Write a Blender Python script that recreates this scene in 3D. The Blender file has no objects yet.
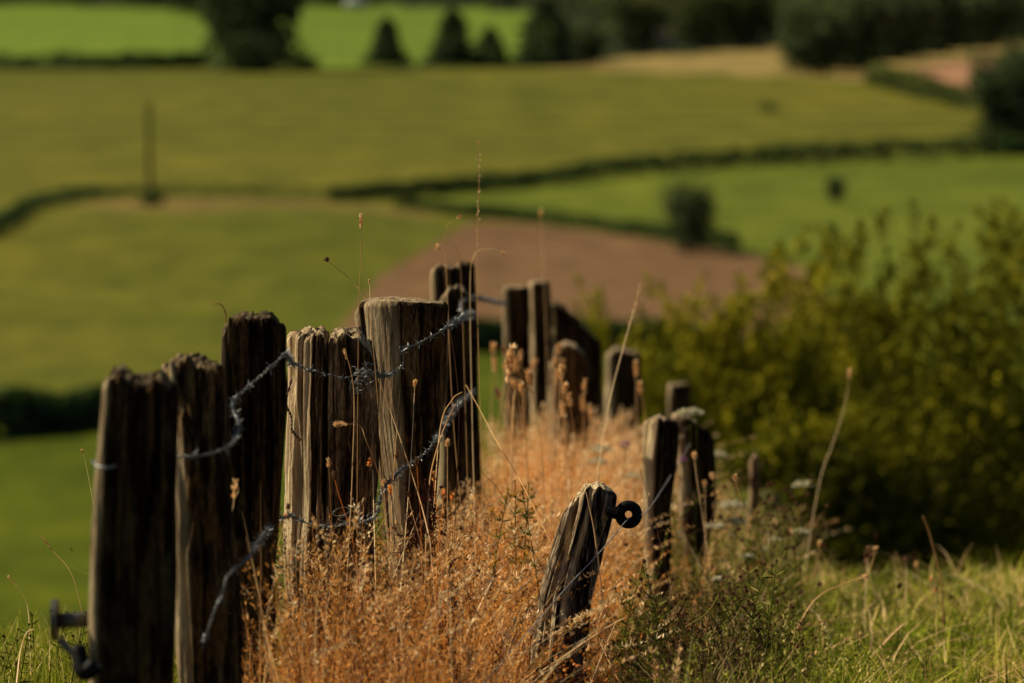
import bpy, math, random
import numpy as np
from mathutils import noise, Vector, Matrix
R = math.radians
random.seed(7)
rng = np.random.default_rng(11)
scene = bpy.context.scene
COL = scene.collection
# ------------------------------------------------------------------ camera
CAMZ, PITCH, FPX = 1.5, R(6.0), 3840.0
cd = bpy.data.cameras.new('camera'); cam = bpy.data.objects.new('camera', cd); COL.objects.link(cam)
cam.location = (0, 0, CAMZ); cam.rotation_euler = (R(90) - PITCH, 0, 0)
cd.lens = 135; cd.sensor_width = 36; cd.clip_start = .1; cd.clip_end = 30000
cd.dof.use_dof = True; cd.dof.focus_distance = 7.5; cd.dof.aperture_fstop = 4.1
cd.dof.aperture_blades = 0
scene.camera = cam
CP, SP = math.cos(PITCH), math.sin(PITCH)
def ray(px, py):
    a, b = (px - 512) / FPX, (341.5 - py) / FPX
    return np.array([a, CP + b * SP, -SP + b * CP])
def at(px, py, Y):
    d = ray(px, py); d = d * (Y / d[1]); return np.array([d[0], d[1], d[2] + CAMZ])
def proj(x, y, z):
    z = z - CAMZ
    f = y * CP - z * SP; u = y * SP + z * CP
    return 512 + FPX * x / f, 341.5 - FPX * u / f
# ------------------------------------------------------------------ terrain height
def sstep(a, b, x):
    t = np.clip((x - a) / (b - a), 0, 1); return t * t * (3 - 2 * t)
def fence_x(y):
    return np.interp(y, [0, 5.5, 6.6, 8, 10.5, 14, 16, 22], [-.9, -.52, -.44, -.25, -.13, .1, .45, 1.2])
def G(x, y):
    x = np.asarray(x, float); y = np.asarray(y, float)
    near = -.09 * (y - 6.2)
    near = near - .42 * np.clip(y - 17.5, 0, None)
    d = fence_x(y) - .25 - x
    near = near - .45 * np.clip(d, 0, 2.5) * sstep(8.6, 10.5, y) - .10*np.clip(d-.2,0,3)*sstep(7.,9.,y)
    near = near - .24 * np.clip(y - 11.3, 0, 9) * sstep(.55, 1.1, x - fence_x(y))
    near = near + .015 * np.sin(x * 7 + 1) * np.sin(y * 4.3)
    far = -30 + 1.0 * np.sin(x / 75 + 1) * np.sin(y / 120 + .6) * sstep(150, 300, y)
    far = far + 2.2 * np.exp(-((x + 38) / 34) ** 2 - ((y - 405) / 55) ** 2)
    far = far + np.clip(y - 1500, 0, None) * .018 + 14 * sstep(1700, 4200, y) * (1 + np.sin(x / 420.))
    return np.maximum(near, far)
def gz(x, y): return float(G(x, y))
def gat(px, py, y0=110.):
    """where the ray through a point of the view meets the valley ground"""
    d = ray(px, py); d = d / d[1]
    Y = y0
    while Y < 12000:
        if CAMZ + d[2] * Y < gz(d[0] * Y, Y): break
        Y *= 1.01
    lo, hi = Y / 1.01, Y
    for _ in range(12):
        m = (lo + hi) / 2
        if CAMZ + d[2] * m < gz(d[0] * m, m): hi = m
        else: lo = m
    return np.array([d[0] * hi, hi, gz(d[0] * hi, hi)])
# ------------------------------------------------------------------ materials
def rampset(nt, stops):
    r = nt.nodes.new('ShaderNodeValToRGB'); e = r.color_ramp.elements
    while len(e) < len(stops): e.new(.5)
    for k, (p, c) in enumerate(stops): e[k].position = p; e[k].color = (*c, 1)
    return r
def newmat(name):
    m = bpy.data.materials.new(name); m.use_nodes = True
    nt = m.node_tree; b = nt.nodes['Principled BSDF']; b.inputs['Roughness'].default_value = .85
    b.inputs['Specular IOR Level'].default_value = .04
    return m, nt, b
def noise_node(nt, scale, detail=4, vec=None, rough=.55):
    n = nt.nodes.new('ShaderNodeTexNoise'); n.inputs['Scale'].default_value = scale
    n.inputs['Detail'].default_value = detail; n.inputs['Roughness'].default_value = rough
    if vec is not None: nt.links.new(vec, n.inputs['Vector'])
    return n
def mapping(nt, scale, rot=(0, 0, 0)):
    tc = nt.nodes.new('ShaderNodeTexCoord'); mp = nt.nodes.new('ShaderNodeMapping')
    mp.inputs['Scale'].default_value = scale; mp.inputs['Rotation'].default_value = rot
    nt.links.new(tc.outputs['Object'], mp.inputs['Vector']); return mp.outputs['Vector']
def mixc(nt, fac, a, b, mode='MIX'):
    m = nt.nodes.new('ShaderNodeMix'); m.data_type = 'RGBA'; m.blend_type = mode
    for s, v in ((0, fac), (6, a), (7, b)):
        if isinstance(v, (int, float)): m.inputs[s].default_value = v
        elif isinstance(v, tuple): m.inputs[s].default_value = (*v, 1)
        else: nt.links.new(v, m.inputs[s])
    return m.outputs[2]
def wood(name, dark, mid, light, moss=(.05, .05, .012), mossamt=.5, lit_col=(.86, .58, .33)):
    m, nt, b = newmat(name)
    v = mapping(nt, (58, 58, 4.2)); n1 = noise_node(nt, 1, 8, v, .72); n1.inputs['Distortion'].default_value = 1.1
    v2 = mapping(nt, (30, 30, 1.6)); n2 = noise_node(nt, 1, 4, v2)
    v3 = mapping(nt, (14, 14, 9)); n3 = noise_node(nt, 1, 5, v3)
    v4 = mapping(nt, (240, 240, 60)); n4 = noise_node(nt, 1, 3, v4)
    r = rampset(nt, [(.36, dark), (.47, mid), (.6, light)]); nt.links.new(n1.outputs[0], r.inputs[0])
    r2 = rampset(nt, [(.38, (.25, .22, .2)), (.55, (1, 1, 1))]); nt.links.new(n2.outputs[0], r2.inputs[0])
    c = mixc(nt, .8, r.outputs[0], r2.outputs[0], 'MULTIPLY')
    r3 = rampset(nt, [(.52, (0, 0, 0)), (.60, (mossamt,) * 3)]); nt.links.new(n3.outputs[0], r3.inputs[0])
    c = mixc(nt, r3.outputs[0], c, moss)
    r4 = rampset(nt, [(.35, (.4, .4, .4)), (.6, (1.15, 1.15, 1.15))]); nt.links.new(n4.outputs[0], r4.inputs[0])
    c = mixc(nt, 1, c, r4.outputs[0], 'MULTIPLY')
    at_ = nt.nodes.new('ShaderNodeAttribute'); at_.attribute_name = 'tint'
    rb = rampset(nt, [(.32, tuple(x * .10 for x in lit_col)), (.44, tuple(x * .7 for x in lit_col)), (.62, tuple(min(.95, x * 1.35) for x in lit_col))]); nt.links.new(n1.outputs[0], rb.inputs[0])
    c = mixc(nt, at_.outputs['Fac'], c, rb.outputs[0])  # sunlit strips painted into the wood colour where the vertex tone is high
    nt.links.new(c, b.inputs['Base Color'])
    ad = nt.nodes.new('ShaderNodeMath'); ad.operation = 'ADD'
    nt.links.new(n1.outputs[0], ad.inputs[0]); nt.links.new(n4.outputs[0], ad.inputs[1])
    bp = nt.nodes.new('ShaderNodeBump'); bp.inputs['Strength'].default_value = .9; bp.inputs['Distance'].default_value = .004
    nt.links.new(ad.outputs[0], bp.inputs['Height']); nt.links.new(bp.outputs[0], b.inputs['Normal'])
    return m
WOOD_BROWN = wood('weathered_brown_wood', (.006, .004, .002), (.036, .018, .007), (.24, .135, .055), (.17, .075, .022), .7)
WOOD_GREY = wood('weathered_grey_wood', (.010, .006, .004), (.10, .056, .026), (.52, .34, .18), (.10, .055, .025), .4)
WOOD_DARK = wood('dark_wood', (.003, .002, .001), (.016, .008, .003), (.11, .060, .022), (.07, .055, .022), .7)  # post browns darkened in colour to deepen the shaded fronts
WOOD_BLACK = wood('black_wood', (.004, .003, .002), (.03, .020, .013), (.50, .38, .27), (.03, .02, .014), .5)  # near-black wood colour, pale in the grain
def leafmat(name, stops, trans=.45, rough=.8, spec=.05, glow=0):
    """stops are over the per-leaf tone value stored as attribute 'rnd'"""
    m, nt, b = newmat(name)
    at_ = nt.nodes.new('ShaderNodeAttribute'); at_.attribute_name = 'tint'
    r = rampset(nt, stops); nt.links.new(at_.outputs['Fac'], r.inputs[0])
    c = r.outputs[0]
    b.inputs['Roughness'].default_value = rough; b.inputs['Specular IOR Level'].default_value = spec
    nt.links.new(c, b.inputs['Base Color'])
    t = nt.nodes.new('ShaderNodeBsdfTranslucent'); nt.links.new(c, t.inputs['Color'])
    if glow:      # boosted brightness: translucent light added over full diffuse so leaves look backlit
        nt.links.new(mixc(nt, 1, c, (glow,) * 3, 'MULTIPLY'), t.inputs['Color'])
        ms = nt.nodes.new('ShaderNodeAddShader'); nt.links.new(b.outputs[0], ms.inputs[0]); nt.links.new(t.outputs[0], ms.inputs[1])
    else:
        ms = nt.nodes.new('ShaderNodeMixShader'); ms.inputs[0].default_value = trans
        nt.links.new(b.outputs[0], ms.inputs[1]); nt.links.new(t.outputs[0], ms.inputs[2])
    nt.links.new(ms.outputs[0], nt.nodes['Material Output'].inputs['Surface'])
    return m
DRY = leafmat('dry_orange_grass', [(0, (.05, .018, .004)), (.25, (.26, .10, .024)), (.52, (.74, .31, .060)), (.84, (.90, .46, .12)), (1, (.98, .76, .40))], .55, glow=.5)
STRAW = leafmat('straw', [(0, (.34, .17, .06)), (.5, (.78, .48, .20)), (1, (.97, .78, .46))], .4, glow=.3)
BROWNSTEM = leafmat('brown_stem', [(0, (.03, .014, .008)), (1, (.13, .06, .03))], .15)
REDWEED = leafmat('reddish_weed', [(0, (.05, .010, .010)), (.6, (.14, .03, .022)), (1, (.38, .16, .10))], .3)
GREEN = leafmat('green_grass', [(0, (.045, .05, .004)), (.25, (.08, .10, .008)), (.55, (.22, .26, .014)), (.8, (.46, .42, .05)), (1, (.86, .62, .26))], .5, glow=.4)
WEED = leafmat('weed_green', [(0, (.03, .04, .006)), (.6, (.18, .20, .025)), (1, (.50, .42, .12))], .45)
WHITEFL = leafmat('cream_flower', [(0, (.5, .44, .26)), (1, (.85, .80, .58))], .3)
PURPLE = leafmat('purple_flower', [(0, (.25, .07, .25)), (1, (.55, .22, .5))], .3)
YELLOWFL = leafmat('yellow_flower', [(0, (.6, .3, .02)), (1, (.85, .55, .04))], .3)
BUD = leafmat('brown_bud', [(0, (.06, .02, .01)), (.6, (.25, .12, .06)), (1, (.55, .33, .18))], .2)
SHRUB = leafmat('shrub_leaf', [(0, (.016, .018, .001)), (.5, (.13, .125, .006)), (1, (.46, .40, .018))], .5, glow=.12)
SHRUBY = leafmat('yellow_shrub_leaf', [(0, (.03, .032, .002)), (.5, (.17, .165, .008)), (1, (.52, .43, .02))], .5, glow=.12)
TREE = leafmat('far_tree_leaf', [(0, (.030, .048, .026)), (1, (.13, .165, .055))], .2)  # far leaf greens lightened to carry distance haze in their colour
TREEW = leafmat('far_wood_leaf', [(0, (.036, .050, .024)), (1, (.15, .17, .05))], .2)
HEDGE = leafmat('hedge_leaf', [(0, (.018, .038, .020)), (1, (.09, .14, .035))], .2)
SCRUB = leafmat('scrub_leaf', [(0, (.05, .07, .02)), (1, (.16, .18, .04))], .2)
def plain(name, c, rough=.6, metal=0, spec=.4, nscale=60, amt=.5):
    m, nt, b = newmat(name)
    v = mapping(nt, (1, 1, 1)); n = noise_node(nt, nscale, 5, v)
    r = rampset(nt, [(.3, tuple(x * (1 - amt) for x in c)), (.65, c)]); nt.links.new(n.outputs[0], r.inputs[0])
    nt.links.new(r.outputs[0], b.inputs['Base Color'])
    b.inputs['Roughness'].default_value = rough; b.inputs['Metallic'].default_value = metal; b.inputs['Specular IOR Level'].default_value = spec
    return m
WIRE = plain('galvanised_wire', (.20, .205, .20), .42, .6, .5, 300)
RUST = plain('rusty_wire', (.16, .09, .05), .6, .5, .4, 300)
CORD = plain('fence_cord', (.40, .36, .32), .7, 0, .3, 200)
PLASTIC = plain('black_plastic', (.004, .004, .004), .6, 0, .12, 90)
STEEL = plain('dull_steel', (.16, .15, .12), .5, .6, .4, 60)
TRUNK = plain('bark', (.05, .035, .02), .9, 0, .1, 3)
WHITEWALL = plain('whitewash', (.75, .74, .70), .8, 0, .2, 1, .1)
ROOFM = plain('slate_roof', (.10, .07, .06), .7, 0, .3, 2)
GLASSM = plain('dark_window_glass', (.02, .025, .03), .15, 0, .5, 1)
DOORM = plain('door_paint', (.06, .08, .05), .6, 0, .3, 3)
def field(name, a, b_, big=.015, small=.5, stripe=None, stripeamt=.25):
    m, nt, b = newmat(name); b.inputs['Specular IOR Level'].default_value = .05; b.inputs['Roughness'].default_value = 1
    n1 = noise_node(nt, big, 5, mapping(nt, (1, .6, 1)), .6); n2 = noise_node(nt, small, 3, mapping(nt, (1, .5, 1)))
    r = rampset(nt, [(.36, a), (.64, b_)]); nt.links.new(n1.outputs[0], r.inputs[0])
    r2 = rampset(nt, [(.3, (.62, .66, .66)), (.7, (1.32, 1.26, 1.2))]); nt.links.new(n2.outputs[0], r2.inputs[0])
    c = mixc(nt, .8, r.outputs[0], r2.outputs[0], 'MULTIPLY')
    if stripe:
        w = nt.nodes.new('ShaderNodeTexWave'); w.inputs['Scale'].default_value = stripe[0]; w.inputs['Distortion'].default_value = 3
        w.inputs['Detail Scale'].default_value = .3
        nt.links.new(mapping(nt, (1, 1, 1), (0, 0, stripe[1])), w.inputs['Vector'])
        r3 = rampset(nt, [(0, (1 - stripeamt,) * 3), (1, (1.08,) * 3)]); nt.links.new(w.outputs['Fac'], r3.inputs[0])
        c = mixc(nt, 1, c, r3.outputs[0], 'MULTIPLY')
    nt.links.new(c, b.inputs['Base Color']); return m
F_OLIVE = field('olive_pasture', (0.120, 0.125, 0.014), (0.168, 0.155, 0.017), .006, .1, (.01, R(85)), .2)
F_GREEN = field('green_pasture', (0.131, 0.195, 0.021), (0.163, 0.234, 0.023), .012, .1)
F_MID = field('mid_green_pasture', (0.111, 0.140, 0.014), (0.150, 0.176, 0.017), .012, .15)
F_KNOLL = field('dry_green_pasture', (.105, .118, .011), (.150, .142, .015), .03, .2)
F_LOW = field('deep_green_pasture', (0.067, 0.090, 0.004), (0.098, 0.119, 0.006), .03, .3)
F_PLOUGH = field('ploughed_soil', (.20, .110, .050), (.265, .150, .070), .02, .3, (.12, R(20)), .3)
F_TAN = field('stubble', (0.264, 0.194, 0.058), (0.348, 0.250, 0.078), .008, .1)
F_PINK = field('pink_soil', (0.384, 0.198, 0.102), (0.432, 0.228, 0.120), .01, .1)
F_WOOD = field('woodland_floor', (.02, .028, .010), (.04, .05, .014), .01, .1)
F_NEAR = field('hill_turf', (.045, .048, .012), (.10, .085, .022), 3, 30)
# ------------------------------------------------------------------ mesh helpers
def mkmesh(name, verts, faces, mat, parent=None, smooth=False, tint=None, origin=None):
    me = bpy.data.meshes.new(name)
    verts = np.asarray(verts, dtype=np.float32).reshape(-1, 3)
    if origin is not None: verts = verts - np.asarray(origin, dtype=np.float32)
    if isinstance(faces, np.ndarray):
        k = faces.shape[1]; nf = len(faces)
        me.vertices.add(len(verts)); me.vertices.foreach_set('co', verts.ravel())
        me.loops.add(nf * k); me.loops.foreach_set('vertex_index', faces.ravel().astype(np.int32))
        me.polygons.add(nf); me.polygons.foreach_set('loop_start', np.arange(0, nf * k, k, dtype=np.int32))
        me.update(calc_edges=True)
    else:
        me.from_pydata(verts.tolist(), [], faces); me.update()
    if tint is not None:
        a = me.attributes.new('tint', 'FLOAT', 'POINT'); a.data.foreach_set('value', np.asarray(tint, dtype=np.float32))
    if smooth: me.polygons.foreach_set('use_smooth', np.ones(len(me.polygons), dtype=bool))
    me.materials.append(mat)
    o = bpy.data.objects.new(name, me); COL.objects.link(o)
    if parent is not None: o.parent = parent
    if origin is not None: o.location = tuple(float(v) for v in origin) if parent is None else tuple(float(a - b) for a, b in zip(origin, parent.location))
    elif parent is not None: o.location = tuple(-v for v in parent.location)   # mesh given in world coordinates
    return o
def tag(o, label=None, cat=None, group=None, kind=None):
    for k, v in (('label', label), ('category', cat), ('group', group), ('kind', kind)):
        if v: o[k] = v
    return o
def empty(name, loc):
    o = bpy.data.objects.new(name, None); COL.objects.link(o); o.location = tuple(float(v) for v in loc); o.empty_display_size = .1
    return o
class MB:
    """collects quads (as 4-vertex faces) with a per-vertex tone value"""
    def __init__(s): s.v = []; s.f = []; s.r = []; s.n = 0
    def add(s, v, f, r=None):
        v = np.asarray(v, float).reshape(-1, 3); f = np.asarray(f, int)
        if f.shape[1] == 3: f = np.concatenate([f, f[:, 2:]], 1)
        s.v.append(v); s.f.append(f + s.n); s.n += len(v)
        s.r.append(np.full(len(v), .5) if r is None else np.broadcast_to(np.asarray(r, float), (len(v),)))
    def build(s, name, mat, parent=None, smooth=False, origin=None):
        v = np.concatenate(s.v); f = np.concatenate(s.f); r = np.concatenate(s.r)
        tri = f[:, 2] == f[:, 3]
        if tri.any():
            o = mkmesh(name, v, [t[:3] if q else t for t, q in zip(f.tolist(), tri.tolist())], mat, parent, smooth, r, origin)
        else: o = mkmesh(name, v, f, mat, parent, smooth, r, origin)
        return o
def tube(mb, pts, rad, n=6, r=.5):
    pts = np.asarray(pts, float); m = len(pts); rad = np.broadcast_to(np.asarray(rad, float), (m,))
    T = np.gradient(pts, axis=0); T /= np.linalg.norm(T, axis=1)[:, None] + 1e-12
    ref = np.array([0, 0, 1.]) if abs(T[:, 2]).mean() < .8 else np.array([1., 0, 0])
    U = np.cross(T, ref); U /= np.linalg.norm(U, axis=1)[:, None] + 1e-12; W = np.cross(T, U)
    a = np.linspace(0, 2 * math.pi, n, endpoint=False)
    v = pts[:, None, :] + rad[:, None, None] * (np.cos(a)[None, :, None] * U[:, None, :] + np.sin(a)[None, :, None] * W[:, None, :])
    f = []
    for i in range(m - 1):
        for j in range(n):
            k = (j + 1) % n; f.append((i * n + j, i * n + k, (i + 1) * n + k, (i + 1) * n + j))
    v = v.reshape(-1, 3); c0 = len(v); v = np.vstack([v, pts[0], pts[-1]])
    for j in range(n):
        k = (j + 1) % n; f.append((c0, k, j, j)); f.append((c0 + 1, (m - 1) * n + j, (m - 1) * n + k, (m - 1) * n + k))
    mb.add(v, f, r)
def smooth_path(pts, n):
    pts = np.asarray(pts, float)
    if len(pts) == 2: return pts[0] + (pts[1] - pts[0]) * np.linspace(0, 1, n)[:, None]
    P = np.vstack([2 * pts[0] - pts[1], pts, 2 * pts[-1] - pts[-2]])
    out = []
    for q in np.linspace(0, len(pts) - 1 - 1e-6, n):
        i = int(q); t = q - i; a, b, c, d = P[i:i + 4]
        out.append(.5 * ((2 * b) + (-a + c) * t + (2 * a - 5 * b + 4 * c - d) * t * t + (-a + 3 * b - 3 * c + d) * t ** 3))
    return np.array(out)
def pix_path(pts, n=None):
    w = [at(*p) for p in pts]; return smooth_path(w, n or max(8, 6 * len(pts)))
def kites(C, D, L, W, r, roll=None):
    """many little leaf quads: centre, unit direction, length, width"""
    N = len(C); q = rng.normal(size=(N, 3)); S = np.cross(D, q); S /= np.linalg.norm(S, axis=1)[:, None] + 1e-9
    L = np.broadcast_to(L, (N,))[:, None]; W = np.broadcast_to(W, (N,))[:, None]
    v = np.stack([C - D * L * .5, C - D * L * .05 + S * W * .5, C + D * L * .5, C - D * L * .05 - S * W * .5], 1)
    f = np.arange(N * 4).reshape(N, 4)
    return v.reshape(-1, 3), f, np.repeat(r, 4)
def unit(v): return v / (np.linalg.norm(v, axis=-1, keepdims=True) + 1e-12)
# ------------------------------------------------------------------ the valley: one sheet split into fields along its grid
rows = list(np.linspace(-4, 5, 8)) + list(np.linspace(5.4, 24, 70)) + list(np.linspace(26, 150, 40))
rows += [31.5 * FPX / (p + 62) for p in np.arange(715, -46, -2.2)] ; rows = [r for i, r in enumerate(rows)]
rows += [9000, 14000, 20000]
rows = sorted(set(round(float(r), 3) for r in rows))
cols = np.concatenate([np.linspace(-1.2, -.16, 22), np.linspace(-.155, .155, 290), np.linspace(.16, 1.2, 22)])
RY = np.array(rows)[:, None]; X = cols[None, :] * (RY + 7 * np.exp(-np.clip(RY, 0, None) / 6) * 1.0 + .5); Yg = np.broadcast_to(RY, X.shape)
X = np.where(RY < 0, cols[None, :] * 8, X)
Zg = G(X, Yg)
def inpoly(px, py, poly):
    ins = np.zeros(px.shape, bool); n = len(poly)
    for i in range(n):
        x1, y1 = poly[i]; x2, y2 = poly[(i + 1) % n]
        if y1 == y2: continue
        c = ((y1 > py) != (y2 > py)) & (px < (x2 - x1) * (py - y1) / (y2 - y1) + x1)
        ins ^= c
    return ins
cx = (X[:-1, :-1] + X[1:, 1:]) / 2; cy = (Yg[:-1, :-1] + Yg[1:, 1:]) / 2; cz = (Zg[:-1, :-1] + Zg[1:, 1:]) / 2
PX, PY = proj(cx, np.maximum(cy, 1), cz)
cls = np.zeros(cx.shape, int)
far_ = cy > 90
B = 6000
F_CREST = field('worn_grass', (.17, .125, .03), (.24, .165, .045), .03, .25)
fields = [  # name, material, boundary of the field (outline as seen, continued beyond the frame)
    ('pasture', F_OLIVE, [(-B, 68), (B, 68), (B, 1200), (-B, 1200)]),
    ('green_field', F_GREEN, [(-B, 8), (60, 4), (130, 8), (400, 6), (560, 12), (545, 64), (320, 68), (200, 64), (-B, 62)]),
    ('stubble_field', F_TAN, [(545, 69), (620, 58), (780, 47), (800, 64), (870, 64), (1024, 38), (B, 20), (B, 96), (1010, 88), (940, 90), (880, 82), (780, 76), (640, 72)]),
    ('bare_soil_field', F_PINK, [(905, 70), (1000, 55), (B, 50), (B, 92), (960, 92), (915, 86)]),
    ('meadow', F_MID, [(400, 201), (530, 178), (760, 160), (1000, 150), (B, 150), (B, 345), (860, 345), (800, 266), (740, 253), (640, 237), (520, 222)]),
    ('hill_field', F_KNOLL, [(-B, 300), (0, 232), (60, 206), (150, 197), (300, 199), (440, 214), (470, 224), (380, 278), (300, 400), (-B, 415)]),
    ('worn_crest', F_CREST, [(62, 207), (150, 198), (300, 200), (436, 214), (430, 219), (330, 208), (250, 207), (190, 212), (120, 209)]),
    ('ploughed_field', F_PLOUGH, [(470, 222), (520, 222), (640, 238), (740, 253), (800, 266), (860, 345), (330, 340), (380, 276)]),
    ('valley_field', F_LOW, [(-B, 400), (0, 402), (300, 400), (330, 340), (B, 345), (B, 2000), (-B, 2000)]),
]
cls[far_] = 99
for k, (nm, mt, poly) in enumerate(fields):
    cls[far_ & inpoly(PX, PY, poly)] = k + 1
nC = X.shape[1]; idx = np.arange(X.size).reshape(X.shape)
Q = np.stack([idx[:-1, :-1], idx[:-1, 1:], idx[1:, 1:], idx[1:, :-1]], -1)
V = np.stack([X, Yg, Zg], -1).reshape(-1, 3)
def sheet(name, mask, mat):
    q = Q[mask]
    if not len(q): return
    u, inv = np.unique(q, return_inverse=True)
    o = mkmesh(name, V[u], inv.reshape(q.shape), mat, smooth=True); tag(o, kind='structure'); return o
sheet('hillside', cls == 0, F_NEAR)
for k, (nm, mt, poly) in enumerate(fields): sheet(nm, cls == k + 1, mt)
sheet('woodland_ground', cls == 99, F_WOOD)
# ------------------------------------------------------------------ foliage far away
def clump_cloud(mb, C, rad, n, size, seed=0):
    """n leaf clumps filling an uneven ellipsoid"""
    d = unit(rng.normal(size=(n, 3))); rr = rng.random(n) ** .45
    lump = np.array([noise.noise(Vector(tuple(q * 2.4 + seed))) for q in d])
    rr = rr * (1 + .8 * lump)
    p = C + d * rr[:, None] * np.asarray(rad)
    D = unit(rng.normal(size=(n, 3)))
    sz = size * (.6 + .8 * rng.random(n))
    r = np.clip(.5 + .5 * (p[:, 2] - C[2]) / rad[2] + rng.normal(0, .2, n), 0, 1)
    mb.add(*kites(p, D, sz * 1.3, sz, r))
def far_tree(px, py, top, wpx, label, kind='round', group=None, name='broadleaf_tree', dens=1., mat=None):
    b = gat(px, py); s = b[1] / FPX; H = (py - top) * s; Wd = wpx * s / 2
    root = empty(name, b); tag(root, label, 'tree', group)
    t = MB(); tube(t, [b + (0, 0, -.5), b + (0.1, 0, H * .3), b + (0, .1, H * .8)], [H * .035, H * .025, H * .008], 8)
    for k in range(5):
        a = k * 1.3; h = H * (.3 + .08 * k)
        tube(t, [b + (0, 0, h), b + (math.cos(a) * Wd * .6, math.sin(a) * Wd * .6, h + H * .18)], [H * .012, H * .004], 5)
    t.build('trunk', TRUNK, root)
    c = MB(); n = int(2600 * dens)
    if kind == 'round':
        clump_cloud(c, b + (0, 0, H * .56), (Wd * .80, Wd * .75, H * .40), n, H * .055, px)
        for k in range(6):
            a = random.random() * 6.28
            clump_cloud(c, b + (math.cos(a) * Wd * .5, math.sin(a) * Wd * .4, H * random.uniform(.3, .85)), (Wd * .5, Wd * .5, H * .2), n // 8, H * .05, k)
        clump_cloud(c, b + (0, 0, H * .18), (Wd * .8, Wd * .7, H * .2), n // 3, H * .05, 3)
    else:
        z = rng.random(n) ** 1.5; a = rng.random(n) * 6.283; rr = (1 - z) ** .6 * Wd * (.2 + .8 * rng.random(n) ** .7) * (1 + .3 * np.sin(a * 2 + px) * np.sin(z * 9 + px)) * (1 + .15 * np.sin(z * 40))
        p = b + np.stack([np.cos(a) * rr, np.sin(a) * rr, H * (.04 + .96 * z)], 1)
        c.add(*kites(p, unit(np.stack([np.cos(a), np.sin(a), -.4 + 0 * a], 1)), H * .09, H * .05, rng.random(n) * .7))
    c.build('crown', mat or TREE, root); return root
def hedge(pts, hpx, label, group=None, size=.5, name='hedgerow', mat=None, taper=(1, 1), n=3500, depth=2.):
    P = [gat(x, y) for x, y in pts]; L = smooth_path(P, 40); mb = MB()
    t = rng.random(n) * 38.99; i = t.astype(int); fr = (t - i)[:, None]; p = L[i] * (1 - fr) + L[i + 1] * fr
    hh = p[:, 1] / FPX * hpx * np.interp(t / 39, [0, 1], taper)
    bump = np.array([.85 + .22 * noise.noise(Vector((a * .03, b * .03, 3))) + .22 * noise.noise(Vector((a * .4, b * .4, 1))) for a, b in p[:, :2].tolist()])
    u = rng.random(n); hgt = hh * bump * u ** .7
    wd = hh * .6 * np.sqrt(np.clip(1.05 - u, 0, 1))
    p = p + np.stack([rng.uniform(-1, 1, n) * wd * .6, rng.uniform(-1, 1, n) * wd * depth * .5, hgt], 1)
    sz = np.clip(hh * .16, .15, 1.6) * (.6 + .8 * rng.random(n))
    mb.add(*kites(p, unit(rng.normal(size=(n, 3))), sz * 1.4, sz, np.clip(u + rng.normal(0, .15, n), 0, 1)))  # leaf tone rises with height, painting lit hedge tops
    o = mb.build(name, mat or HEDGE, origin=P[0]); return tag(o, label, 'hedge', group)
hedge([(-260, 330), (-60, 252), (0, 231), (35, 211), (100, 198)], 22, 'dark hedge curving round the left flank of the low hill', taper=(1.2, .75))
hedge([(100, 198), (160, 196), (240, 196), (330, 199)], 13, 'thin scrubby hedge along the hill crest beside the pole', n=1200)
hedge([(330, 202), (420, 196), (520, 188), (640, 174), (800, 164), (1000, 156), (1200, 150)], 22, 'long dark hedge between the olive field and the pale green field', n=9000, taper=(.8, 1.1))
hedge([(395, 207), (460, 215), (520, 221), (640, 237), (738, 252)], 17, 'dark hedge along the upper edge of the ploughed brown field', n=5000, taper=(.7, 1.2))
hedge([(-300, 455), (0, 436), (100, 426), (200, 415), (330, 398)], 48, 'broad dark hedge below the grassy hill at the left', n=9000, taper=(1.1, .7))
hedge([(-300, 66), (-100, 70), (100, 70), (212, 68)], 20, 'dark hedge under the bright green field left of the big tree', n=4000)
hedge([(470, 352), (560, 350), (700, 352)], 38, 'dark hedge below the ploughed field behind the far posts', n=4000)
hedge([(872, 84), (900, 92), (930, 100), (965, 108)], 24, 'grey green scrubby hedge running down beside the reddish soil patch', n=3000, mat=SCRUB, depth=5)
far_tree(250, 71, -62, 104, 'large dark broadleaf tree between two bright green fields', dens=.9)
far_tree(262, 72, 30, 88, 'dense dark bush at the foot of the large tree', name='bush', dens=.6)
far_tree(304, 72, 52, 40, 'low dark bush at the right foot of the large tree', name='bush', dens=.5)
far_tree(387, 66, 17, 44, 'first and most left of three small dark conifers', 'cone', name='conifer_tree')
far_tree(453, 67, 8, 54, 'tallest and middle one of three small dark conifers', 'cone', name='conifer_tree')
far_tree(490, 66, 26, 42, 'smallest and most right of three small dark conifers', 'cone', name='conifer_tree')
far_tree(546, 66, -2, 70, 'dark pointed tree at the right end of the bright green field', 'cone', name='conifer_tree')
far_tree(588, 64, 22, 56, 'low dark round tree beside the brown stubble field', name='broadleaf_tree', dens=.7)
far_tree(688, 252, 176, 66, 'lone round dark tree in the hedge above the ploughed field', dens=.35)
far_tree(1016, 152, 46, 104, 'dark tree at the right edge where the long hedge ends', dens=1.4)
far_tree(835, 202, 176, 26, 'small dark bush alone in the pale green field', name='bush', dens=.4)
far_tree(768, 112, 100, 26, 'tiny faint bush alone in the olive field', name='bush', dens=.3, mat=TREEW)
for x, y, t, w in ((150, 8, -30, 90), (190, 14, -26, 70), (330, 6, -30, 80), (60, 4, -26, 90), (-20, 4, -30, 110)):
    far_tree(x, y, t, w, 'far dark tree on the top edge of the bright green field', group='trees above the bright green field', dens=.6)
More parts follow.
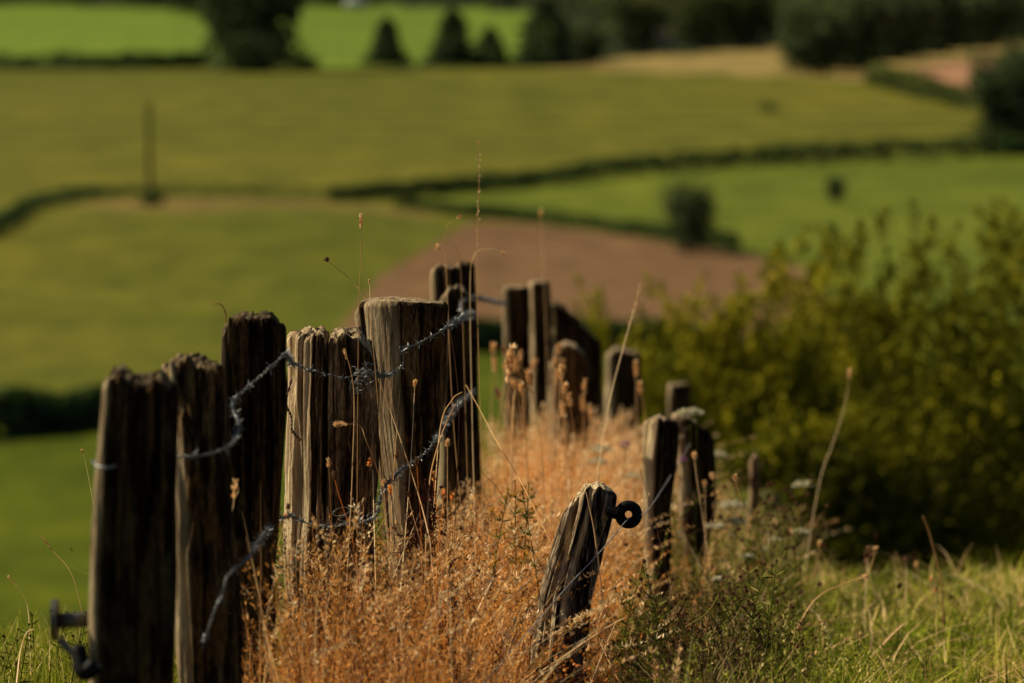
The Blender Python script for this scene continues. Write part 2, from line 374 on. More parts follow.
for x, y, t, w in ((640, 54, -10, 70), (700, 50, -16, 80), (745, 50, -20, 70), (665, 20, -40, 90)):
    far_tree(x, y, t, w, 'hazy tree in the wood edge above the brown stubble field', group='trees above the stubble field', dens=.7, mat=TREEW if x != 665 else TREE)
for k, (x, y, t, w) in enumerate(((815, 74, 2, 86), (850, 70, -12, 90), (895, 61, -16, 90), (940, 54, -20, 90), (985, 48, -24, 90), (1030, 43, -26, 90), (1090, 40, -30, 100))):
    far_tree(x, y, t, w, 'dark tree in the dense wood on the slope at the upper right', group='trees of the dense dark wood', dens=1.1)
# woods beyond that read as one mass
mb = MB(); n = 26000
wx = rng.uniform(-420, 1500, n); wy = rng.uniform(-50, 14, n)
keep = (wx < 610) & (wy < np.interp(wx, [-400, 0, 130, 400, 560, 610], [0, 2, 6, 4, 12, 20])) | (wx >= 610) & (wy < 100)
wx, wy = wx[keep], wy[keep]; wy = np.where(wx > 610, wy + 22, wy)
grid = {}
P = np.empty((len(wx), 3))
for i, (a, b) in enumerate(zip(wx, wy)):
    k = (int(a // 30), int(b // 3))
    if k not in grid: grid[k] = gat(k[0] * 30 + 15, max(k[1] * 3 + 1.5, -46))
    g = grid[k]; s = g[1] / FPX
    P[i] = g + (s * 30 * random.uniform(-.6, .6), random.uniform(-.03, .03) * g[1], 0)
hts = np.array([9 + 7 * noise.noise(Vector((p[0] / 25, p[1] / 60, 0))) for p in P.tolist()])
u = rng.random(len(P)); P[:, 2] = G(P[:, 0], P[:, 1]) + hts * u
mb.add(*kites(P, unit(rng.normal(size=P.shape)), 4.5, 3.6, np.clip(u * .8 + rng.normal(0, .2, len(P)), 0, 1)))
tag(mb.build('woodland', TREEW), 'hazy dark woodland covering the far slopes along the top of the view', 'woodland', kind='stuff')
# telegraph pole on the hill
pb = gat(150, 206); s = pb[1] / FPX; root = empty('utility_pole', pb)
tag(root, 'lone dark wooden utility pole on the crest of the low hill', 'pole')
m_ = MB(); tube(m_, [pb + (0, 0, -.5), pb + (0, 0, 104 * s)], [.32, .2], 10); m_.build('pole', TRUNK, root)
m_ = MB(); tube(m_, [pb + (-.6, 0, 99 * s), pb + (.6, 0, 99 * s)], .07, 6); m_.build('crossarm', TRUNK, root)
for dx in (-.5, .5):
    m_ = MB(); tube(m_, [pb + (dx, 0, 99 * s), pb + (dx, 0, 99 * s + .3)], [.06, .04], 6); m_.build('insulator', STEEL, root)
m_ = MB(); clump_cloud(m_, pb + (.4, -1, .8), (1.6, 1.2, 1.1), 120, .45); tag(m_.build('bush', HEDGE, origin=pb), 'small dark bush at the foot of the utility pole', 'bush')
def box(mb, c, s):
    c = np.array(c, float); v = np.array([[x, y, z] for x in (-.5, .5) for y in (-.5, .5) for z in (0, 1)]) * np.array(s) + c
    mb.add(v, [(0, 1, 3, 2), (4, 6, 7, 5), (0, 4, 5, 1), (2, 3, 7, 6), (0, 2, 6, 4), (1, 5, 7, 3)])
def cottage(px, py, w, label):
    b = gat(px, py); root = empty('cottage', b); tag(root, label, 'house')
    h = w * .5; d = w * .7
    m = MB(); box(m, b, (w, d, h)); m.build('wall', WHITEWALL, root)
    m = MB(); o = w * .06; r_ = np.array([[-w / 2 - o, -d / 2 - o, h], [w / 2 + o, -d / 2 - o, h], [w / 2 + o, d / 2 + o, h], [-w / 2 - o, d / 2 + o, h], [-w / 2 - o, 0, h * 1.7], [w / 2 + o, 0, h * 1.7]]) + b + (0, 0, .02)
    m.add(r_, [(0, 1, 5, 4), (2, 3, 4, 5), (0, 4, 3, 3), (1, 2, 5, 5), (0, 3, 2, 1)]); rf = m.build('roof', ROOFM, root)
    m = MB(); box(m, b + (w * .3, 0, h * 1.45), (w * .08, w * .08, h * .5)); m.build('chimney', WHITEWALL, root)
    for dx in (-.3, .3):
        m = MB(); box(m, b + (dx * w, -d / 2, h * .4), (w * .13, .08, h * .3)); m.build('window', GLASSM, root)
    m = MB(); box(m, b + (0, -d / 2, 0), (w * .12, .08, h * .62)); m.build('door', DOORM, root)
cottage(356, 8, 9, 'tiny white cottage at the top edge above the bright green field')
cottage(668, 48, 6.5, 'tiny pale cottage among the trees above the stubble field')
# ------------------------------------------------------------------ fence posts
ROUND = [(math.cos(a), math.sin(a)) for a in np.linspace(0, 2 * math.pi, 24, endpoint=False)]
SPLIT = [(-1, .4), (-.97, .1), (-.58, -.72), (-.3, -.9), (.5, -1), (.95, -.7), (1, .2), (.6, .8), (-.5, .8)]
SQUARE = [(-1, -.7), (-.9, -.9), (0, -1), (.9, -.9), (1, -.7), (1, .7), (.8, .9), (-.8, .9), (-1, .7)]
FACET = [(-1, .35), (-.95, -.1), (-.62, -.55), (-.3, -.92), (-.05, -1.0), (.45, -.78), (1, -.4), (1, .3), (.5, .8), (-.4, .85)]   # half log: rounded left, flat dark face right
DIAM = [(-1, .5), (-.92, -.1), (-.42, -1), (.1, -1), (1, -.35), (1, .5), (.3, 1), (-.3, 1)]
WEDGE = [(-1, .2), (-.8, -.5), (-.35, -.85), (.5, -1), (.95, -.7), (1, .2), (.6, .8), (-.5, .8)]
def resample(poly, n, rnd_=3):
    p = np.array(poly, float); p = np.vstack([p, p[:1]]); L = np.r_[0, np.cumsum(np.linalg.norm(np.diff(p, axis=0), axis=1))]
    q = np.linspace(0, L[-1], n, endpoint=False); o = np.stack([np.interp(q, L, p[:, 0]), np.interp(q, L, p[:, 1])], 1)
    for _ in range(rnd_): o = (np.roll(o, 1, 0) + 2 * o + np.roll(o, -1, 0)) / 4
    o[:, 0] = (o[:, 0] - o[:, 0].min()) / (np.ptp(o[:, 0])) * 2 - 1
    return o
NZ = noise.noise
def post(secs, Y, mat, label, shape=ROUND, top=((-1, 0), (1, 0)), splits=(), nt_=190, nz=150, depth=1., rough=1., parts=False, seed=0, rough_top=1., crack=1., name='fence_post', group=None, rnd_=3, lit_side=((-1, .75), (-.7, .35), (-.45, 0), (1, 0)), lit_top=.5):
    """secs: outline of the post as (left, right, height) marks at distance Y; carried on down into the ground"""
    S = []
    for l, r, y in secs:
        a, b = at(l, y, Y), at(r, y, Y); S.append(((a[0] + b[0]) / 2, (b[0] - a[0]) / 2, a[2]))
    S = np.array(S); zb = gz(S[-1, 0], Y) - .15
    if S[-1, 2] > zb:
        k = S[-1].copy(); dz = (S[0, 2] - S[-1, 2]); f = (S[-1, 2] - zb) / max(dz, .05)
        k[0] += (S[-1, 0] - S[0, 0]) * min(f, 1.) * .6; k[2] = zb; S = np.vstack([S, k])
    zs = S[::-1, 2]; cxs = S[::-1, 0]; ws = S[::-1, 1]
    o2 = resample(shape, nt_, rnd_); tn = np.roll(o2, -1, 0) - np.roll(o2, 1, 0); nrm = np.stack([tn[:, 1], -tn[:, 0]], 1); nrm = unit(nrm)
    pxm = Y / FPX; tu = [t[0] for t in top]; td = [t[1] * pxm for t in top]
    z0 = S[0, 2]; w0 = S[0, 1]; wm = float(np.mean(ws))
    def ztop(u, v): return z0 - np.interp(u, tu, td)
    sv = np.linspace(0, 1, nz); sv = 1 - (1 - sv) ** 1.25
    verts = np.empty((nz, nt_, 3)); k = seed * 7.3
    zt = ztop(o2[:, 0], o2[:, 1])
    zt = zt + np.array([rough_top * (.007 * NZ(Vector((u * w0 * 60 + k, v * w0 * 60, 0))) + .004 * NZ(Vector((u * w0 * 170 + k, v * w0 * 170, 5)))) for u, v in o2])
    def crackd(u, v, w, z):
        x, y = u * w, v * w * depth
        n1 = NZ(Vector((x * 42 + k, y * 42, z * 1.3))); c = max(0, 1 - abs(n1) / .13) * .011 * crack
        n2 = NZ(Vector((x * 85 + k, y * 85, z * 3))) * .0032 + NZ(Vector((x * 190 + k, y * 190, z * 9))) * .0018
        n3 = NZ(Vector((x * 10 + k, y * 10, z * 6))) * .006
        return (-c + n2 + n3) * rough
    for j in range(nz):
        z = zb + (zt - zb) * sv[j]
        w = np.interp(z, zs, ws); c = np.interp(z, zs, cxs)
        dist = zt - z; bev = .007 * np.clip(1 - dist / .012, 0, 1) ** 2
        for i in range(nt_):
            u, v = o2[i]; d = crackd(u, v, w[i], z[i]) - bev[i]
            sy = 0
            if v < .3:
                for su, sw, sd in splits:
                    q = abs(u - su - .03 * NZ(Vector((0, k, z[i] * 7)))) / sw
                    if q < 1: sy += sd * (1 - q * q)
            verts[j, i] = (c[i] + u * w[i] + nrm[i, 0] * d, Y + v * wm * depth + nrm[i, 1] * d + sy, z[i])
    V_ = [verts.reshape(-1, 3)]; F = []
    for j in range(nz - 1):
        a = np.arange(nt_); b = (a + 1) % nt_
        F.append(np.stack([j * nt_ + a, j * nt_ + b, (j + 1) * nt_ + b, (j + 1) * nt_ + a], 1))
    base = (nz - 1) * nt_; n = nz * nt_; ring = verts[-1]; ctr = ring.mean(0)
    rs = [.94, .86, .76, .64, .5, .36, .2, .06]
    for q in rs:
        rr = ctr + (ring - ctr) * q
        for i in range(nt_):
            x, y = rr[i, 0] * 1., rr[i, 1]; u = np.clip((x - np.interp(z0, zs, cxs)) / w0, -1, 1)
            n1 = NZ(Vector((x * 45 + k, y * 45, 3))); rad = NZ(Vector(((x - ctr[0]) * 30 + k, (y - ctr[1]) * 30, 9)))
            dz = .004 * NZ(Vector((x * 130, y * 130, k))) - .012 * max(0, 1 - abs(rad) / .1) + .006 * n1
            for su, sw, sd in splits:
                qq = abs(u - su) / sw
                if qq < 1: dz -= sd * .6 * (1 - qq * qq)
            blend = min(1, (1 - q) * 4)
            rr[i, 2] = (1 - blend) * ring[i, 2] + blend * (ztop(u, 0) + dz * rough_top + .003)
        V_.append(rr); a = np.arange(nt_); b = (a + 1) % nt_
        F.append(np.stack([base + a, base + b, n + b, n + a], 1)); base = n; n += nt_
    VV = np.concatenate(V_); FF = np.concatenate(F)
    tone = np.interp(o2[:, 0], [t[0] for t in lit_side], [t[1] for t in lit_side]) * (o2[:, 1] < .6)  # sun-facing left sides painted paler per vertex, tops likewise below
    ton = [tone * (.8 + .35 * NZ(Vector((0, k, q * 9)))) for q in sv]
    ton = np.clip(np.concatenate(ton + [np.full(nt_, lit_top)] * len(rs)), 0, 1)
    origin = np.array([cxs[0], Y, zb])
    if parts:
        root = empty(name, origin); tag(root, label, 'fence post', group)
        o = mkmesh('timber', VV, FF, mat, root, True, ton, origin); root['o'] = 0; del root['o']
        return root
    return tag(mkmesh(name, VV, FF, mat, None, True, ton, origin), label, 'fence post', group)
EXTRA = None
P1 = post([(104, 177, 374), (99, 176, 470), (94, 174, 560), (91, 172, 683)], 5.6, WOOD_DARK, 'thick blurred post nearest the left edge with a metal peg on its side', shape=SQUARE, top=((-1, 8), (-.8, 0), (-.3, 3), (.2, 8), (.5, 2), (.7, 6), (1, 14)), parts=True, seed=1, rnd_=14, rough_top=2, lit_top=.15, lit_side=((-1, .6), (-.84, .5), (-.72, 0), (1, 0)))
post([(156, 226, 360), (172, 228, 450), (174, 238, 560), (178, 239, 683)], 6.05, WOOD_BROWN, 'blurred post second from the left with a rough crumbling top', top=((-1, 14), (-.6, 3), (0, 0), (.5, 6), (1, 10)), seed=2, rough_top=2.4, lit_top=.2, rough=1.6, lit_side=((-1, .9), (-.55, .8), (-.35, 0), (1, 0)))
post([(222, 286, 316), (222, 286, 400), (225, 276, 560), (228, 270, 683)], 6.65, WOOD_DARK, 'tall dark post third from the left with lichen on its rounded top', shape=SQUARE, top=((-1, 10), (-.75, 1), (.6, 0), (1, 9)), seed=3, rnd_=10, lit_top=.15, rough=1.2, rough_top=1.6, lit_side=((-1, .35), (-.85, .3), (-.75, 0), (1, 0)))
post([(288, 379, 330), (287, 379, 380), (284, 378, 470), (284, 374, 560)], 7.35, WOOD_GREY, 'split weathered post with a bright sunlit left edge and a deep crack', shape=SPLIT, top=((-1, 6), (-.8, 2), (-.3, 1), (-.13, 4), (-.1, 14), (-.06, 3), (.3, 1), (.6, 4), (.85, 18), (1, 40)), splits=((-.12, .07, .055), (-.65, .06, .04), (.35, .05, .02), (-.35, .04, .02)), nt_=300, nz=170, seed=4, rough=1.35, rough_top=1.5, lit_side=((-1, 1), (-.76, 1), (-.70, 0), (-.58, 0), (-.55, .9), (-.47, .8), (-.42, 0), (1, 0)))
post([(352, 449, 300), (362, 445, 380), (379, 438, 480), (387, 432, 540)], 7.85, WOOD_BROWN, 'widest post with a flat sawn dark face and a lit round left side', shape=FACET, top=((-1, 12), (-.85, 1), (-.3, -1), (.2, 0), (1, 3)), splits=((-.82, .05, .03),), nt_=280, nz=160, seed=5, rough=.45, crack=.35, depth=.8, rough_top=.4, rnd_=2, lit_side=((-1, .5), (-.3, .45), (-.1, .3), (0, 0), (1, 0)))
post([(430, 462, 266), (431, 462, 330), (436, 464, 500)], 10.2, WOOD_BROWN, 'round topped post just behind the widest post', top=((-1, 4), (-.5, 0), (1, 2)), seed=6, nt_=120, nz=90)
post([(456, 475, 263), (455, 478, 400), (460, 484, 520)], 10.5, WOOD_DARK, 'dark post behind and right of the round topped post', shape=SQUARE, seed=7, lit_top=.1, nt_=110, nz=90)
post([(442, 471, 287), (440, 470, 380), (436, 466, 520)], 9.7, WOOD_DARK, 'slim post with a pale domed top standing before two taller ones', top=((-1, 10), (-.5, 1), (0, 0), (.5, 1), (1, 8)), seed=8, nt_=120, nz=90, rough_top=1.6)
post([(503, 529, 287), (505, 530, 400), (508, 530, 480)], 13.4, WOOD_DARK, 'dark square topped post right of the wire loop', shape=SQUARE, seed=9, nt_=90, nz=70)
post([(528, 550, 282), (528, 552, 350), (530, 552, 470)], 13.9, WOOD_DARK, 'far post with a pale strip lit down its left side', shape=DIAM, seed=10, nt_=90, nz=70, lit_side=((-1, 1), (-.6, .9), (-.45, 0), (1, 0)))
post([(546, 577, 302), (546, 586, 350), (548, 590, 470)], 14.6, WOOD_DARK, 'dark far post with its top stepping down to the right', top=((-1, 0), (.2, 4), (.5, 12), (1, 16)), seed=11, nt_=90, nz=70, rough=2.2, lit_top=.1)
post([(572, 596, 318), (568, 602, 370), (566, 604, 470)], 15.0, WOOD_DARK, 'short dark far post behind the domed one', shape=SQUARE, seed=12, nt_=80, nz=60, rough=2.4, top=((-1, 0), (0, 8), (1, 22)))
post([(550, 586, 343), (549, 588, 400), (550, 588, 480)], 12.8, WOOD_BROWN, 'low domed far post with sunlight painted pale on its rounded top', top=((-1, 20), (-.7, 6), (-.2, 0), (.4, 2), (1, 14)), seed=13, nt_=100, nz=70, rough=2.2, lit_top=.7)
post([(606, 641, 348), (606, 642, 400), (608, 642, 480)], 16.0, WOOD_DARK, 'broad dark post farthest along the curving row', shape=SQUARE, top=((-1, 6), (-.4, 0), (1, 6)), seed=14, nt_=90, nz=60, rough=2)
post([(668, 690, 384), (668, 690, 440), (668, 690, 500)], 15.5, WOOD_DARK, 'small far post in front of the shrubs behind the white flower', shape=SQUARE, seed=15, nt_=80, nz=60)
post([(646, 679, 417), (642, 676, 460), (641, 672, 520), (648, 668, 600)], 9.6, WOOD_DARK, 'leaning post with a pale left face right of the short tilted post', shape=DIAM, top=((-1, 4), (-.3, 0), (1, 5)), seed=16, nt_=150, nz=100, lit_side=((-1, 1), (-.35, .9), (-.2, 0), (1, 0)), rough=1.6)
post([(676, 704, 414), (676, 716, 440), (680, 712, 500), (684, 708, 580)], 10.6, WOOD_DARK, 'knobbly dark post with a white flower head against its top', top=((-1, 0), (-.2, 4), (.4, 8), (1, 18)), seed=17, nt_=120, nz=80, rough=3)
post([(749, 762, 455), (748, 760, 500), (746, 760, 560)], 12.0, WOOD_GREY, 'thin pale stake among the white flowers', top=((-1, 4), (0, 0), (1, 8)), seed=18, nt_=70, nz=60)
# the short tilted post in focus, with its insulator
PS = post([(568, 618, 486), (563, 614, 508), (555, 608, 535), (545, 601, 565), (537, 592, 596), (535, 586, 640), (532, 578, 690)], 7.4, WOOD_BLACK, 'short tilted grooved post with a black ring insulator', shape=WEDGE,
          top=((-1, 25), (-.92, 20), (-.3, 0), (.2, -1), (1, 5)), lit_side=((-1, .3), (-.66, .3), (-.60, .95), (-.32, .95), (-.24, .1), (-.12, .1), (-.06, .8), (.06, .6), (.12, 0), (1, 0)), lit_top=.9, parts=True, seed=19, nt_=300, nz=170, rough=1.5, rough_top=.8, splits=((-.5, .1, .014), (-.2, .06, .012), (.3, .05, .008)), crack=1.3, depth=.85)
def part_mesh(name, mb, mat, root, smooth=True):
    o = mb.build(name, mat, root, smooth); return o
m = MB(); c = at(628.5, 514.5, 7.36); r0 = 8.8 * 7.36 / FPX
ang = np.linspace(0, 2 * math.pi, 33); tube(m, [c + (math.cos(a) * r0, .004 * math.sin(a), math.sin(a) * r0) for a in ang], .0102, 10)
ins = part_mesh('insulator', m, PLASTIC, PS)
m = MB(); a0 = at(609, 511, 7.35); a1 = at(620, 514, 7.34)
q = np.linspace(0, 1, 60); tube(m, [a0 + (a1 - a0) * t for t in q], [.0075 + .0050 * (math.sin(t * 6.283 * 5) > -.1) for t in q], 12)
sc_ = m.build('threaded_stem', PLASTIC, ins)
sc_.parent = ins; sc_.location = (0, 0, 0)
# bits on the nearest post
m = MB(); d0, d1 = at(58, 621, 5.58), at(98, 619, 5.6); tube(m, [d0, d1], .0115, 10)
peg = part_mesh('peg', m, STEEL, P1)
m = MB(); e = at(55, 620, 5.58); tube(m, [e + (-.004, 0, 0), e + (.004, 0, 0)], .031, 16)
fl = m.build('flange', STEEL, peg); fl.location = (0, 0, 0)
m = MB(); tube(m, pix_path([(60, 640, 5.56), (72, 652, 5.55), (84, 660, 5.54), (100, 668, 5.52)]), [.006] * 24, 8); part_mesh('bracket', m, STEEL, P1)
m = MB(); tube(m, pix_path([(78, 648, 5.54), (84, 672, 5.52), (96, 664, 5.52)], 16), .013, 10); part_mesh('clamp', m, PLASTIC, P1)
m = MB(); tube(m, pix_path([(93, 461, 5.53), (97, 466, 5.51), (108, 468, 5.5), (116, 466, 5.52)], 30), .0022, 8); part_mesh('staple', m, WIRE, P1)
# ------------------------------------------------------------------ barbed wire
bm_ = MB()
for k in range(4):
    a = k * math.pi / 2 + .4; dv = np.array([(-.5 if k % 2 else .5), math.cos(a), math.sin(a)]); dv = dv / np.linalg.norm(dv)
    tube(bm_, [np.zeros(3), dv * .013], [.0011, .0004], 5)
th = np.linspace(0, 4 * math.pi, 26); tube(bm_, np.stack([(th - 6.28) * .0006, np.cos(th) * .0032, np.sin(th) * .0032], 1), .001, 5)
barb0 = bm_.build('barb', WIRE); barb_me = barb0.data; bpy.data.objects.remove(barb0)
def barbed(pts, label, rad=.0007, tw=.0012, gap=.045, pitch=.022, barbs=True, mat=WIRE, name='barbed_wire', extra=1):
    path = pix_path(pts, 60 * len(pts)); seg = np.linalg.norm(np.diff(path, axis=0), axis=1); L = np.r_[0, np.cumsum(seg)]
    n = int(L[-1] / .0022) + 8; q = np.linspace(0, L[-1], n); P = np.stack([np.interp(q, L, path[:, i]) for i in range(3)], 1)
    P += .0022 * np.stack([[NZ(Vector((a * 60, 5 + k, 0))) for a in q] for k in range(3)], 1)
    root = empty(name, P[0]); tag(root, label, 'barbed wire')
    T = unit(np.gradient(P, axis=0)); U = unit(np.cross(T, [0, 1e-3, 1.])); W = np.cross(T, U)
    for k in range(2 * extra):
        ph = q / pitch * 2 * math.pi + k * math.pi / extra
        m = MB(); tube(m, P + tw * (np.cos(ph)[:, None] * U + np.sin(ph)[:, None] * W), rad, 6); m.build('strand', mat, root, True)
    if barbs:
        g = gap * .5
        while g < L[-1]:
            i = min(int(g / L[-1] * (n - 1)), n - 1); b = bpy.data.objects.new('barb', barb_me); COL.objects.link(b)
            rot = Vector(T[i]).to_track_quat('X', 'Z').to_matrix().to_4x4() @ Matrix.Rotation(random.random() * 6.28, 4, 'X')
            b.parent = root; b.location = tuple(P[i] - P[0]); b.rotation_euler = rot.to_euler()
            g += gap * random.uniform(.8, 1.2)
    return root
barbed([(176, 457, 5.85), (205, 455, 5.85), (232, 444, 5.9), (239, 424, 6.1), (233, 403, 6.35), (252, 384, 6.5), (270, 368, 6.52), (287, 352, 6.6)], 'blurred upper barbed wire hooked between the three leftmost posts', rad=.0009, tw=.0017, gap=.06)
barbed([(284, 352, 6.62), (294, 364, 7.18), (318, 372, 7.2), (345, 378, 7.2), (362, 372, 7.22), (376, 376, 7.3), (392, 374, 7.55), (402, 366, 7.6), (403, 354, 7.6), (400, 347, 7.6), (412, 346, 7.62), (438, 333, 7.65), (452, 324, 7.8), (466, 315, 8.6), (473, 314, 9.3), (471, 320, 9.4), (466, 317, 9.4)], 'sharp upper barbed wire sagging across the split post and the widest post', gap=.03)
barbed([(466, 317, 9.4), (461, 306, 9.5), (468, 298, 9.8), (482, 299, 10.6), (506, 304, 13.2)], 'short grey barbed wire running back to the far posts', rad=.0019, tw=.0026)
barbed([(203, 644, 6.03), (206, 636, 5.95), (213, 614, 5.93), (222, 594, 5.93), (228, 576, 5.94), (250, 556, 6.05), (262, 538, 6.3), (277, 521, 6.8), (291, 515, 7.12)], 'blurred lower barbed wire rising past the third post', rad=.0009, tw=.0017, gap=.06)
barbed([(288, 514, 7.1), (310, 524, 7.12), (335, 527, 7.1), (350, 522, 7.1), (374, 518, 7.1), (380, 500, 7.15), (388, 484, 7.3), (404, 468, 7.5), (422, 456, 7.55), (436, 440, 7.6), (448, 420, 8.2), (458, 404, 9.0), (474, 392, 9.6)], 'lower barbed wire dropping from the widest post into the dry grass', gap=.024, extra=1, tw=.0016, rad=.0009)
# tangle of loose wire
m = MB()
for k in range(13):
    c = at(random.uniform(352, 372), random.uniform(366, 390), 7.17); n = 70; a = np.linspace(0, random.uniform(5, 12), n); r1, r2 = random.uniform(.006, .015) + .004 * np.sin(a * 2.3 + k), random.uniform(.003, .010) + .003 * np.sin(a * 3.1 + k); th = random.random() * 3
    x, z = np.cos(a) * r1, np.sin(a) * r2
    tube(m, c + np.stack([x * math.cos(th) - z * math.sin(th), np.sin(a * .7) * .012, x * math.sin(th) + z * math.cos(th)], 1), .00055, 5)
tag(m.build('wire_tangle', WIRE, None, True), 'small bundle of tangled loose wire hanging on the split post', 'wire')
m = MB()
for k in range(5):
    c = at(random.uniform(335, 376), random.uniform(512, 528), 7.08); n = 30; a = np.linspace(0, random.uniform(3, 7), n); r1, r2 = random.uniform(.01, .022), random.uniform(.004, .01)
    tube(m, c + np.stack([np.cos(a) * r1, np.sin(a * .7) * .01, np.sin(a + .5) * r2], 1), .00055, 5)
tag(m.build('wire_tangle', WIRE, None, True), 'loose curls of wire half buried in the dry grass', 'wire')
m = MB(); tube(m, pix_path([(690, 444, 10.4), (668, 480, 9.4), (648, 510, 8.2), (634, 518, 7.5), (627, 520, 7.33), (600, 552, 7.2), (568, 586, 7.05), (530, 630, 6.8), (470, 700, 6.4)], 60), .0011, 6)
tag(m.build('string_line', CORD, None, True), 'straight pale fence cord threaded through the black ring insulator', 'cord')
m = MB(); tube(m, pix_path([(292, 378, 7.1), (286, 402, 7.1), (291, 416, 7.12), (292, 430, 7.1), (300, 440, 7.12)], 60), [.0016 + .0012 * (k % 4 > 1) for k in range(60)], 6)
tag(m.build('rusty_chain', RUST, None, True), 'thin rusty twisted wire hanging down the sunlit edge of the split post', 'wire')
# ------------------------------------------------------------------ stalks and flowers one can tell apart
def head_kites(mb, path, n, spread, L, W, r=(0, 1), up=.7):
    i = rng.random(n) * (len(path) - 1.001); k = i.astype(int); f = (i - k)[:, None]; p = path[k] * (1 - f) + path[k + 1] * f
    T = unit(path[k + 1] - path[k]); s = unit(np.cross(T, rng.normal(size=(n, 3))))
    p = p + s * spread * rng.random((n, 1)); D = unit(T * up + s * (1 - up))
    mb.add(*kites(p, D, L * (.7 + .6 * rng.random(n)), W * (.7 + .6 * rng.random(n)), rng.uniform(r[0], r[1], n)))
def stalk(pts, label, head='spike', hl=.3, rad=.0009, mat=STRAW, hm=None, dens=1., spread=.004, L=.007, W=.0026, cat='grass', name='grass_stalk', group=None):
    """pts run from the tip down to the foot"""
    path = pix_path(pts, 40)
    foot = path[-1].copy(); g = gz(foot[0], foot[1])
    if foot[2] > g + .02:
        d = unit(path[-1] - path[-4]); d = d if d[2] < -.5 else unit(d + np.array([0, 0, -1.2])); ext = [foot + d * t for t in np.linspace(.02, (foot[2] - g + .02) / -d[2], 6)]; path = np.vstack([path, ext])
    root = empty(name, path[-1]); tag(root, label, cat, group)
    m = MB(); tube(m, path[::-1], np.linspace(rad * .9, rad * .5, len(path)), 5, rng.random()); m.build('stem', mat, root, True)
    if head:
        k = max(3, int(40 * hl)); m = MB(); head_kites(m, path[:k][::-1], int(70 * dens), spread, L, W); m.build('seed_head', hm or mat, root)
    return root
stalk([(361, 214, 7.3), (361, 250, 7.3), (359, 300, 7.25), (358, 370, 7.2), (357, 520, 7.1)], 'upright stalk with a knotted seed head rising over the split post', hl=.13, spread=.0035, dens=1.2)
stalk([(326, 259, 7.3), (334, 266, 7.3), (352, 282, 7.3), (370, 320, 7.25), (385, 500, 7.1)], 'thin stalk bending left with one small dark seed head', hl=.07, hm=BUD, spread=.004)
stalk([(369, 280, 7.5), (370, 298, 7.5), (371, 400, 7.4), (374, 520, 7.2)], 'tiny upright straw tip just above the widest post', hl=.08, spread=.001, dens=.3)
stalk([(478, 140, 8.6), (479, 185, 8.6), (477, 240, 8.6), (478, 330, 8.5), (482, 480, 8.3)], 'tallest thin stalk reaching up over the green fields', hl=.55, spread=.005, dens=.8)
stalk([(461, 216, 8.6), (452, 222, 8.6), (446, 230, 8.6), (446, 262, 8.6), (452, 400, 8.4), (460, 500, 8.3)], 'stalk with a small drooping head left of the tallest stalk', hl=.1, spread=.004, dens=.5)
stalk([(436, 248, 8.9), (446, 243, 8.9), (458, 252, 8.9), (462, 300, 8.9), (468, 500, 8.6)], 'curled stalk arching over the round topped post', hl=.12, spread=.007, dens=.9)
stalk([(505, 254, 8.8), (490, 249, 8.8), (474, 256, 8.8), (470, 300, 8.8), (474, 500, 8.5)], 'curled stalk bending right beside the tallest stalk', hl=.1, spread=.005, dens=.6)
stalk([(640, 284, 9.4), (634, 310, 9.4), (624, 345, 9.3), (610, 400, 9.2), (598, 470, 9.1)], 'long slanting grass spike before the broad far post', hl=.4, spread=.005, dens=.8, rad=.0012)
stalk([(213, 304, 6.9), (220, 304, 6.9), (225, 312, 6.9), (226, 330, 6.9), (228, 500, 6.8)], 'curled dry blade hooked above the third post', head=None, rad=.0018)
stalk([(541, 208, 12.5), (542, 240, 12.5), (546, 330, 12.4), (548, 430, 12.3)], 'faint blurred stalk over the ploughed field', hl=.14, spread=.006)
stalk([(850, 368, 11.5), (846, 400, 11.5), (834, 440, 11.4), (820, 480, 11.2), (806, 560, 11)], 'blurred stalk with a pale tip against the dark shrubs', hl=.12, spread=.007, rad=.0010)
stalk([(838, 424, 10.4), (812, 413, 10.4), (780, 430, 10.2), (740, 460, 9.9), (700, 498, 9.5), (668, 530, 9.3)], 'long bent stem arching right from the leaning post', head=None, rad=.0017, mat=WEED)
stalk([(923, 516, 9.6), (930, 535, 9.6), (940, 575, 9.6), (942, 600, 9.6)], 'thick brown broken stem before the dark shrubs', head=None, rad=.0032, hm=BUD)
stalk([(904, 624, 8.6), (893, 634, 8.6), (880, 648, 8.6)], 'short slanting straw in the green grass at the right', head=None, rad=.0035)
stalk([(868, 576, 8.6), (845, 583, 8.6), (815, 600, 8.5), (792, 640, 8.4), (785, 670, 8.4)], 'arched straw stem leaning right over the grass', hl=.08, rad=.0022, spread=.006)
stalk([(344, 350, 7.1), (350, 368, 7.1), (354, 400, 7.1), (352, 480, 7.05), (349, 540, 7)], 'brown seed spike hanging before the split post', hl=.16, spread=.003, dens=.8)
stalk([(334, 424, 7.1), (348, 424, 7.1), (360, 426, 7.1), (366, 440, 7.05), (380, 480, 7.05), (388, 540, 7)], 'knotted seed head lying across the split post', hl=.2, spread=.006, dens=1)
stalk([(415, 380, 7.4), (414, 400, 7.4), (412, 440, 7.3), (408, 500, 7.2), (404, 550, 7.1)], 'small seed head before the dark face of the widest post', hl=.12, spread=.0045, dens=.8)
stalk([(378, 378, 7.2), (390, 410, 7.2), (404, 450, 7.15), (420, 500, 7.1), (430, 540, 7)], 'thin pale stem slanting down from the wire tangle', head=None, rad=.0012)
stalk([(400, 390, 7.3), (396, 440, 7.2), (392, 500, 7.1), (390, 560, 7)], 'fine upright stem across the widest post', head=None, rad=.0008)
